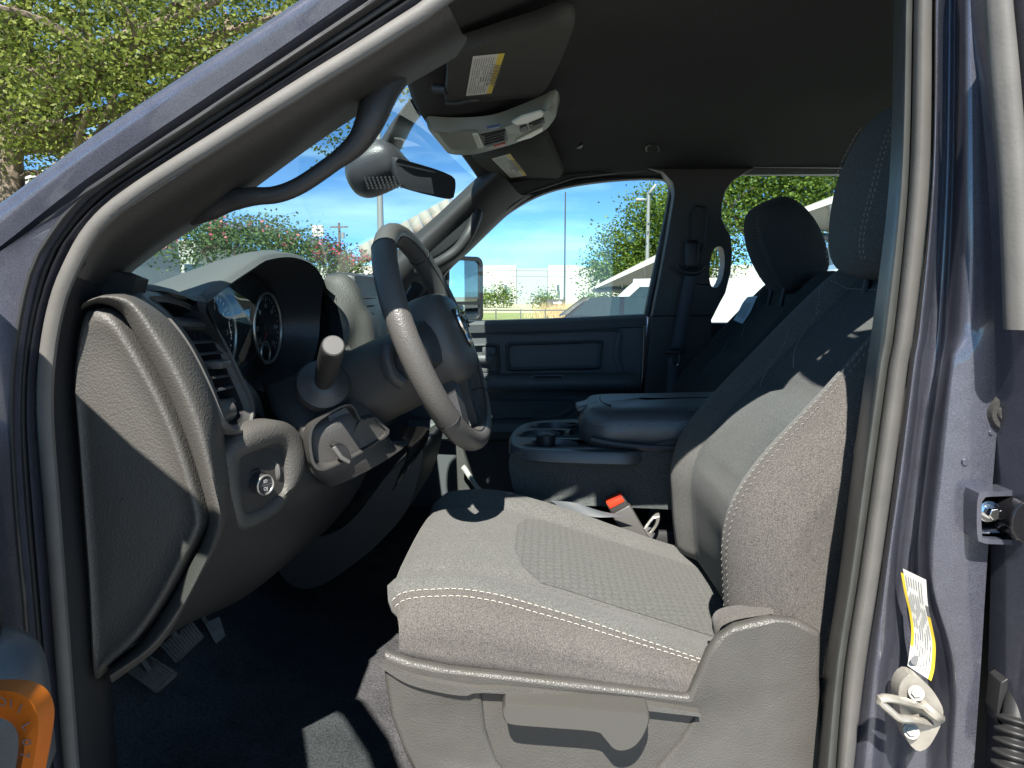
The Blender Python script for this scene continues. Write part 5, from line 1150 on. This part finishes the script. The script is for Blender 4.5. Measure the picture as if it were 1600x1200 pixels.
m_elm = leafmat('elm leaf', (.04, .085, .01), (.19, .27, .04), .38)
m_myr = leafmat('myrtle leaf', (.05, .10, .03), (.12, .18, .06), .3)
m_pink = leafmat('pink blossom', (.55, .10, .16), (.75, .28, .30), .3)
m_crim = leafmat('crimson blossom', (.55, .03, .08), (.72, .12, .16), .3)
# ground
def sheet(name, x0, x1, y0, y1, z, mt):
    b = MB(); b.grid([[Vector((x, y, z)) for y in (y0, (y0+y1)/2, y1)] for x in (x0, (x0+x1)/2, x1)]); o = b.build(name, mt); o['kind'] = 'structure'; return o
sheet('ground', -900, 900, -900, 900, -.01, m_asph)
sheet('grass_verge', -60, 60, 44, 66, .02, m_grass)
sheet('far_field', -300, 300, 66.2, 139, .01, mat('straw field', (.42, .40, .26), .95, var=(.2, .12, 4)))
sheet('planting_bed', -16, -3, 4.0, 14, .015, m_grass)
# trees
def tree(name, base, trunkpts, blobs, n, leaf, mt, label, group=None, limbs=6, tr=.2, seed=1, fl=None, fln=0, shell=.45, stems=None):
    rnd = random.Random(seed)
    t = empty(name, base, None, label, 'tree' if 'bush' not in name and 'shrub' not in name else 'shrub', group)
    b = MB()
    base = Vector(base)
    top = Vector(trunkpts[-1])
    trp = rs([base]+[Vector(p) for p in trunkpts], 12)
    if stems:
        for st in stems: b.tube(rs([base+Vector(st[0])]+[Vector(q) for q in st[1:]], 10), [tr*(1-.07*i) for i in range(10)], 7)
    else: b.tube(trp, [tr*(1.25 if i == 0 else 1-.045*i) for i in range(12)], 10)
    for k in range(limbs):
        bl = blobs[k % len(blobs)]; c = Vector(bl[0]); e = c+Vector((rnd.uniform(-.5, .5)*bl[1][0], rnd.uniform(-.5, .5)*bl[1][1], rnd.uniform(-.2, .4)*bl[1][2]))
        s_ = trp[rnd.randint(6, 11)] if not stems else Vector(stems[k % len(stems)][-1])
        md = s_.lerp(e, .5)+Vector((rnd.uniform(-.3, .3), rnd.uniform(-.3, .3), rnd.uniform(-.1, .4)))*bl[1][2]*.4
        lp = rs([s_, md, e], 9); b.tube(lp, [tr*(.55-.05*i) for i in range(9)], 7)
        for j in range(3):
            q = lp[rnd.randint(3, 8)]; e2 = q+Vector((rnd.uniform(-1, 1), rnd.uniform(-1, 1), rnd.uniform(-.3, .8)))*bl[1][2]*.55
            b.tube(rs([q, q.lerp(e2, .5)+Vector((0, 0, .1)), e2], 6), [tr*(.25-.035*i) for i in range(6)], 5)
    b.build('trunk', m_bark, t)
    # leaves: clumps of small folded blades spread through the crown
    vs_, fs = [], []; fvs, ffs = [], []
    wts = [bl[1][0]*bl[1][1]*bl[1][2] for bl in blobs]; tot = sum(wts)
    per = 14; clumps = n//per
    for k in range(clumps):
        x = rnd.uniform(0, tot); i = 0
        while x > wts[i]: x -= wts[i]; i += 1
        c, r = Vector(blobs[i][0]), blobs[i][1]
        d = Vector((rnd.gauss(0, 1), rnd.gauss(0, 1), rnd.gauss(0, 1))).normalized(); rad = rnd.uniform(shell, 1.0)**.6
        p = c+Vector((d.x*r[0], d.y*r[1], d.z*r[2]))*rad
        nn_ = noise.noise(p*(1.6/max(r[2], .3)))
        if nn_ < -.18: continue
        cs = leaf*2.6
        isf = fl and rnd.random() < fln and d.z > -.1 and rad > .75
        for j in range(per):
            q = p+Vector((rnd.gauss(0, 1), rnd.gauss(0, 1), rnd.gauss(0, .8)))*cs*(.55 if isf else 1)
            a = Vector((rnd.gauss(0, 1), rnd.gauss(0, 1), rnd.gauss(0, .6))).normalized(); s_ = a.cross(Vector((rnd.gauss(0, 1), rnd.gauss(0, 1), rnd.gauss(0, 1)))).normalized()
            l = leaf*rnd.uniform(.7, 1.25); w_ = l*.36
            V_, F_ = (fvs, ffs) if isf else (vs_, fs); o = len(V_)
            V_ += [q, q+a*l*.5+s_*w_, q+a*l, q+a*l*.5-s_*w_]; F_.append((o, o+1, o+2, o+3))
    def leafmesh(nm, V_, F_, mt_):
        c = sum((Vector(v) for v in V_), Vector())/len(V_); me = bpy.data.meshes.new(nm); me.from_pydata([v-c for v in V_], [], F_); me.materials.append(mt_)
        o = bpy.data.objects.new(nm, me); COL.objects.link(o); o.parent = t; o.location = c-W[t.name]; W[o.name] = c
    leafmesh('crown', vs_, fs, mt)
    if fvs: leafmesh('blossom', fvs, ffs, fl)
    return t
# live oak filling the upper left
ob = gnd(20, 11.5)
def fo(u, v, D): return far(u, v, D)
tree('oak_tree', ob, [fo(18, 300, 11.5), fo(12, 200, 11.5), fo(0, 90, 11.5)],
     [(fo(60, 60, 11), (2.2, 2.2, 1.9)), (fo(200, 60, 10), (1.7, 2.0, 1.7)), (fo(330, 70, 10.5), (1.4, 2.0, 1.3)), (fo(150, 180, 11), (1.5, 2.0, 1.1)), (fo(430, 40, 10.5), (1.4, 1.6, 1.0)), (fo(240, -60, 11), (3.0, 2.2, 1.6)), (fo(500, 120, 11.5), (1.2, 1.6, .95)), (fo(80, 235, 12), (1.3, 1.6, .7)), (fo(-80, 100, 11), (1.8, 2, 2)), (fo(560, 60, 12), (1.5, 1.6, 1.0)), (fo(520, 195, 11.5), (.9, 1.2, .5)), (fo(470, 190, 12), (.7, 1.2, .45))],
     64000, .068, m_oak, 'tall live oak with crooked limbs standing beside the truck', limbs=18, tr=.28, seed=5, shell=.15)
# crape myrtles ahead of the windscreen
mb_ = gnd(375, 8)
tree('crape_myrtle_tree', mb_, [far(375, 430, 8), far(370, 400, 8)], [(far(370, 375, 8), (.42, .45, .17)), (far(300, 385, 8), (.36, .4, .2)), (far(440, 378, 8), (.38, .4, .2)), (far(330, 360, 8.2), (.35, .4, .16)), (far(410, 362, 8.2), (.3, .4, .14)), (far(470, 400, 8), (.25, .3, .2))],
     9000, .042, m_myr, 'pale pink flowering crape myrtle seen over the instrument hood', 'crape myrtles in the verge', limbs=8, tr=.022, seed=11, fl=m_pink, fln=.22, shell=.1,
     stems=[((-.1, 0, 0), far(340, 440, 8), far(315, 395, 8)), ((0, 0, 0), far(372, 440, 8), far(365, 390, 8)), ((.1, 0, 0), far(400, 440, 8), far(430, 392, 8))])
m2 = gnd(545, 12)
tree('crape_myrtle_tree', m2, [far(545, 440, 12), far(540, 420, 12)], [(far(520, 405, 12), (.30, .4, .26)), (far(548, 415, 12), (.3, .4, .2)), (far(500, 390, 12.2), (.22, .3, .2))],
     5000, .05, m_myr, 'crimson flowering crape myrtle behind the steering wheel', 'crape myrtles in the verge', limbs=5, tr=.022, seed=13, fl=m_crim, fln=.45, shell=.1,
     stems=[((-.1, 0, 0), far(530, 445, 12), far(515, 410, 12)), ((.1, 0, 0), far(550, 445, 12), far(552, 415, 12))])
tree('shade_tree', gnd(1010, 36), [far(1010, 470, 36), far(1012, 400, 36)], [(far(985, 400, 36), (2.0, 2, 1.7)), (far(1030, 350, 36), (2.0, 2, 1.9)), (far(950, 425, 36), (1.3, 1.6, 1.1)), (far(1015, 430, 36), (2.4, 2, 1.4)), (far(1075, 390, 36), (2.4, 2, 2.6)), (far(1050, 320, 37), (1.3, 1.5, 1.1))],
     44000, .15, m_elm, 'rounded green shade tree behind the parked cars', 'trees behind the lot', limbs=8, tr=.18, seed=21, shell=.05)
tree('shade_tree', gnd(1190, 30), [far(1190, 470, 30), far(1195, 400, 30)], [(far(1170, 330, 30), (1.9, 2, 2.2)), (far(1240, 300, 30), (2.3, 2, 2.0)), (far(1300, 310, 31), (2.2, 2, 2.2)), (far(1140, 280, 30), (1.6, 2, 1.6)), (far(1210, 240, 30), (2.6, 2, 1.4)), (far(1350, 270, 31), (2.2, 2, 2.2))],
     34000, .15, m_elm, 'dense bright green tree filling the rear side window', 'trees behind the lot', limbs=8, tr=.2, seed=31, shell=.05)
for i, (u, v, D, r) in enumerate(((762, 466, 95, 1.0), (787, 464, 95, 1.25), (850, 471, 90, 1.0), (928, 468, 88, 1.1))):
    g = gnd(u, D); zc = far(u, v, D)
    tree('young_tree', g, [g+Vector((0, 0, 1)), zc], [(zc, (r*.9, r*.9, r)), (zc+Vector((.3, 0, .3)), (r*.6, r*.6, r*.6))], 900, .3, m_elm,
         ['thin young tree closest to the door mirror, before the white warehouse', 'round young tree between the thin sapling and the grey wall panel', 'low bushy young tree beside the black arrow sign', 'young tree at the foot of the rounded shade tree'][i], 'young trees by the warehouse', limbs=3, tr=.06, seed=40+i, shell=.2)
# warehouse: tilt-up panels, each a piece with its joint
WD = 140
WH = empty('warehouse', gnd(850, WD), None, 'long white tilt-up concrete warehouse beyond the field', 'building')
xs = [-70, -58, -46, -34, -22]; z_t = far(850, 416, WD).z
edges = [-74, -62, -50, -38, -26, far(757, 462, WD).x-3, far(807, 462, WD).x, far(856, 462, WD).x, far(905, 462, WD).x, far(960, 462, WD).x, far(1020, 462, WD).x, 36, 50, 64]
for i, (x0, x1) in enumerate(zip(edges, edges[1:])):
    b = MB(); g_ = 6 <= i <= 6; h = z_t+(.25 if i % 2 else 0)-(.4 if g_ else 0)
    b.plate([Vector((x0+.06, WD, 0)), Vector((x1-.06, WD, 0)), Vector((x1-.06, WD, h)), Vector((x0+.06, WD, h))], (0, .3, 0)); b.build('wall_panel', m_concg if g_ else m_conc, WH, label='grey wall panel' if g_ else None)
b = MB(); b.box(Vector((-5, WD+20, z_t/2-.2)), (138, 39, z_t-.4)); b.build('building_core', m_conc, WH)
for u in (790, 872): 
    b = MB(); c = far(u, 450, WD-.2); b.box(c, (.5, .3, 1.2)); b.build('wall_lamp', m_dpole, WH)
b = MB(); 
for v in (423, 432): b.tube([far(755, v-1, WD-12), far(910, v+1, WD-12)], .03, 5)
tag(b.build('power_line', m_dpole), 'thin overhead power lines crossing before the white warehouse', 'power line')
# fence along the verge
FE = empty('rail_fence', gnd(850, 49), None, 'low dark post-and-rail fence along the grass verge', 'fence')
for i in range(26):
    b = MB(); b.box(Vector((-22+1.7*i, 48.2, .35)), (.09, .09, .72)); b.build('post', m_rail, FE)
for z in (.62,):
    for i in range(13): b = MB(); b.box(Vector((-20.3+3.4*i, 48.2, z)), (3.38, .06, .1)); b.build('rail', m_rail, FE)
tall = empty('ornamental_grass', gnd(882, 52), None, 'clump of tall tan ornamental grass by the fence', 'grass')
b = MB(); rnd = random.Random(4)
for k in range(700):
    p = Vector((far(882, 470, 52).x+rnd.gauss(0, 1.0), 51+rnd.gauss(0, .5), 0)); e = p+Vector((rnd.gauss(0, .3), rnd.gauss(0, .3), rnd.uniform(.7, 1.35)))
    b.add([p, p+Vector((.04, 0, 0)), e], [(0, 1, 2)])
b.build('blades', mat('tan grass', (.55, .38, .2), .9), tall, recalc=False, merge=False, kind='stuff')
# poles
def pole(name, u, v0, D, r, mt, label, heads=None, cat='pole'):
    o = empty(name, gnd(u, D), None, label, cat); t = far(u, v0, D); g = gnd(u, D); t.x = g.x
    b = MB(); b.tube([g, g.lerp(t, .5), t], [r*1.2, r, r*.75], 10); b.build('post', mt, o); return o, t
pole('flag_pole', 882, 300, 64, .075, m_dpole, 'thin dark mast rising before the warehouse')
lp_, t_ = pole('light_pole', 1010, 300, 34, .10, m_pole, 'galvanised lot light with arms beside the rounded tree', cat='light pole')
for (dx, dz, r_) in ((-.35, -.35, 0), (.15, .12, 50)):
    b = MB(); b.box(t_+Vector((dx, 0, dz)), (.5, .25, .1), Matrix.Rotation(R(-r_), 3, 'Y'), b=.02); b.build('lamp_head', m_pole, lp_)
pole('light_pole', 597, 180, 16, .075, m_pole, 'grey lamp post behind the rear view mirror', cat='light pole')
up_, t_ = pole('utility_pole', 533, 348, 60, .13, m_bark, 'wooden utility pole with cross arm in the distance', cat='utility pole')
b = MB(); b.box(t_+Vector((0, 0, -.35)), (1.5, .12, .12)); b.build('cross_arm', m_bark, up_)
b = MB(); b.cyl(t_+Vector((.3, 0, -1.3)), t_+Vector((.3, 0, -.8)), .16, .16, 10); b.build('transformer', m_pole, up_)
sg, t_ = pole('sign_post', 500, 354, 50, .09, m_pole, 'pale square sign on a post beyond the pink flowers', cat='sign')
b = MB(); b.box(t_+Vector((0, 0, -.3)), (.8, .1, .8)); b.build('sign_board', m_sailw, sg)
s2 = empty('arrow_sign', gnd(868, 86), None, 'small black sign with a white arrow by the warehouse', 'sign')
c = far(868, 473, 86); b = MB(); b.box(c, (2.0, .1, .8)); b.build('sign_board', m_dpole, s2)
b = MB(); c2 = c+Vector((.2, -.08, 0)); b.add([c2+Vector(q) for q in ((-.5, 0, .08), (.2, 0, .08), (.2, 0, .25), (.6, 0, 0), (.2, 0, -.25), (.2, 0, -.08), (-.5, 0, -.08))], [(0, 1, 2, 3, 4, 5, 6)]); b.build('arrow', m_white, s2)
b = MB(); b.tube([c+Vector((0, .1, -.3)), Vector((c.x, c.y+.1, 0))], .05, 6); b.build('post', m_dpole, s2)
# shade canopies
def canopy(label, corners, peak, hv, posts, seed):
    c = sum((Vector(q) for q in corners), Vector())/4; o = empty('shade_canopy', (c.x, c.y, 0), None, label, 'canopy', 'shade canopies over the lot')
    ridge0, ridge1 = peak
    q = [Vector(x) for x in corners]; r0, r1 = Vector(ridge0), Vector(ridge1)
    b = MB()
    for tri in ((q[0], q[1], r1, r0), (q[1], q[2], r1), (q[2], q[3], r0, r1), (q[3], q[0], r0)): b.add(tri, [tuple(range(len(tri)))], 0)
    b.build('roof_cloth', m_sail, o, recalc=False, thick=.02)
    for a, d in ((q[0], r0), (q[1], r1), (q[2], r1), (q[3], r0), (r0, r1)):
        b = MB(); b.tube([a+Vector((0, 0, .03)), d+Vector((0, 0, .03))], .06, 6); b.build('hip_seam', m_sailw, o)
    for i in range(4):
        a, d = q[i], q[(i+1) % 4]; b = MB(); b.plate([a, d, d-Vector((0, 0, hv)), a-Vector((0, 0, hv))], (0, .03, 0) if abs((d-a).x) > abs((d-a).y) else (.03, 0, 0)); b.build('valance', m_sailw, o)
        b = MB(); b.tube([a+Vector((0, 0, -hv-.08)), d+Vector((0, 0, -hv-.08))], .07, 8); b.build('beam', m_dpole, o)
    for p in posts: b = MB(); b.tube([Vector((p[0], p[1], 0)), Vector((p[0], p[1], q[0].z-hv))], .09, 10); b.build('post', m_sailw, o)
def sail(label, A, B, Cc, th, seed):            # stretched cloth seen from below, pale edge band, two masts
    o = empty('shade_canopy', (A.x, A.y, 0), None, label, 'canopy', 'shade canopies over the lot')
    b = MB(); n_ = 8; rows = [[A.lerp(B, i/n_).lerp(A.lerp(Cc, i/n_), j/5)+Vector((0, 0, -.10*math.sin(math.pi*j/5))) for j in range(6)] for i in range(n_+1)]
    b.grid(rows); b.build('roof_cloth', m_sail, o, thick=.02)
    b = MB(); b.plate([A, B, B+Vector((0, 0, -th)), A+Vector((0, 0, -th*.3))], (0, -.03, 0)); b.build('edge_band', m_sailw, o)
    for i in range(1, 5):
        q0, q1 = A.lerp(B, i/4.2), A.lerp(Cc, i/4.2); b = MB(); b.tube([q0+Vector((0, 0, -.06)), q1+Vector((0, 0, -.06))], .045, 6); b.build('beam', m_pole, o)
    for q in (B.lerp(Cc, .3), A.lerp(Cc, .45)): b = MB(); b.tube([Vector((q.x, q.y, 0)), q], .08, 8); b.build('post', m_sailw, o)
    b = MB(); b.tube([A+Vector((0, .05, -.12)), Cc+Vector((0, 0, -.12))], .09, 8); b.build('rear_beam', m_dpole, o)
    return o
sail('beige shade canopy with its low corner beside the rounded tree', far(930, 447, 24), far(1090, 366, 24), far(1075, 446, 31), .28, 1)
sail('large beige shade canopy over the white vans', far(1185, 352, 15), far(1420, 262, 15), far(1400, 372, 21), .2, 2)
a = far(560, 385, 26); e = far(700, 310, 26)
sl_o = empty('shade_sail', ((a.x+e.x)/2, 26, 0), None, 'sloping beige canopy strip beyond the windscreen', 'canopy', 'shade canopies over the lot')
b = MB(); nn_ = 9
for k in range(nn_):
    p, q_ = a.lerp(e, k/nn_), a.lerp(e, (k+.97)/nn_); wv = Vector((.26, 0, -.62)); dv = Vector((0, 1.4, .35))
    b.add([p, q_, q_+wv+dv*0.0, p+wv], [(0, 1, 2, 3)])
b.build('sail_cloth', m_sail, sl_o, thick=.03)
for pt_ in (a, e): b = MB(); b.tube([Vector((pt_.x, pt_.y+.1, 0)), pt_+Vector((.1, .1, 0))], .06, 8); b.build('mast', m_pole, sl_o)
# parked vehicles
def vehicle(name, label, cat, base, L, Wd, prof, win, mt, yaw=0, group='vehicles parked in the lot', wheels=(.2, .8), wr=.36):
    o = empty(name, base, None, label, cat, group); base = Vector(base); Rm = Matrix.Rotation(yaw, 3, 'Z')
    def tp(x, y, z): return base+Rm @ Vector((x, y, z))
    b = MB(); rows = []
    zmx = max(z for x, z in prof)
    for y, k in ((-.5, .0), (-.47, .03), (0, .05), (.47, .03), (.5, 0)):
        rows.append([tp(x, y*Wd*(1-.16*smooth01(z, zmx*.5, zmx)), z-(0 if k else .04)) for x, z in prof])
    rws = [rs(r, 60, True) for r in rows]
    b.grid(rws, cu=True); b.cap(rws[0]); b.cap(rws[-1]); b.build('body', mt, o, ang=35)
    for (wn, poly, side) in win:
        if side:
            for sg_ in (-1, 1):
                b = MB(); pts = [tp(x, sg_*(Wd/2*(1-.16*smooth01(z, zmx*.5, zmx))+.006), z) for x, z in poly]; b.plate(pts, Rm @ Vector((0, -sg_*.03, 0))); b.build(wn, m_cglass, o)
        else:
            b = MB(); pts = [tp(x, y*Wd*.42, z) for x, y, z in poly]; b.plate(pts, Rm @ Vector((-.01, 0, .012))); b.build(wn, m_cglass, o)
    for fx in wheels:
        for sg_ in (-1, 1):
            wct = tp(fx, sg_*(Wd/2-.1), wr); b = MB(); ay = Rm @ Vector((0, sg_*.12, 0)); b.cyl(wct-ay, wct+ay, wr, seg=22); wo_ = b.build('wheel', m_tyre, o)
            b = MB(); b.cyl(wct+ay*.9, wct+ay*1.06, wr*.58, seg=18); b.build('rim', m_silver, wo_)
    for sg_ in (-1, 1):
        b = MB(); xx, zz = prof[1]; b.box(tp(xx+.04, sg_*Wd*.38, zz-.08), (.14, .28, .16), Rm, b=.03); b.build('headlight', m_lens, o)
    return o
VP_ = [(0, .45), (.02, .95), (.7, 1.18), (1.55, 1.95), (1.9, 2.06), (5.1, 2.06), (5.3, 1.95), (5.35, .5), (4, .35), (1, .35)]
VWN = [('windscreen', [(.82, -1, 1.26), (.82, 1, 1.26), (1.46, .92, 1.85), (1.46, -.92, 1.85)], 0), ('side_window', [(1.15, 1.28), (1.75, 1.85), (2.4, 1.85), (2.4, 1.28)], 1), ('side_window', [(2.5, 1.28), (2.5, 1.85), (3.6, 1.85), (3.6, 1.28)], 1)]
g = gnd(900, 20); vehicle('white_van', 'white van with raked nose parked under the smaller canopy', 'van', g, 5.35, 1.95, VP_, VWN, m_van, R(-8), wheels=(.9, 4.3))
PPr = [(0, .5), (.03, .95), (.5, 1.08), (1.35, 1.12), (2.0, 1.62), (2.4, 1.70), (3.4, 1.68), (4.2, 1.2), (4.7, 1.12), (4.75, .5), (3, .4), (1, .4)]
PWN = [('windscreen', [(1.45, -1, 1.17), (1.45, 1, 1.17), (1.98, .9, 1.58), (1.98, -.9, 1.58)], 0), ('side_window', [(1.75, 1.18), (2.15, 1.58), (2.8, 1.6), (2.8, 1.18)], 1), ('side_window', [(2.9, 1.18), (2.9, 1.6), (3.35, 1.58), (3.7, 1.2)], 1)]
vehicle('dark_suv', 'dark car parked ahead of the white van', 'car', gnd(792, 17), 4.75, 1.9, [(x, z*.92) for x, z in PPr], PWN, m_dcar, R(-14), wheels=(.9, 3.8))
vehicle('white_van', 'big white van parked below the large canopy', 'van', gnd(1105, 11), 5.6, 2.0, [(x*1.05, z*1.0) for x, z in VP_], VWN, m_van, R(-6), wheels=(.9, 4.5))
vehicle('white_van', 'white van parked behind the big white van', 'van', gnd(1170, 15), 5.6, 2.0, [(x*1.05, z*1.08) for x, z in VP_], VWN, m_van, R(-4), wheels=(.9, 4.5))
vehicle('white_van', 'tall white box van half hidden below the oak', 'van', gnd(-95, 16), 5.6, 2.0, [(x, z*2.05) for x, z in VP_], VWN, m_van, R(-4), wheels=(.9, 4.5))
# white building seen low through the windscreen
LB = empty('office_building', gnd(220, 60), None, 'low white building seen left through the windscreen', 'building')
b = MB(); c = far(215, 375, 60); b.box(Vector((c.x-3, c.y+6, c.z/2)), (16, 12, c.z), b=.05); b.build('wall', m_conc, LB)
for k in range(4): b = MB(); b.box(Vector((c.x-6+3.6*k, c.y-.05, c.z*.55)), (1.6, .2, 1.6)); b.build('window', m_cglass, LB)
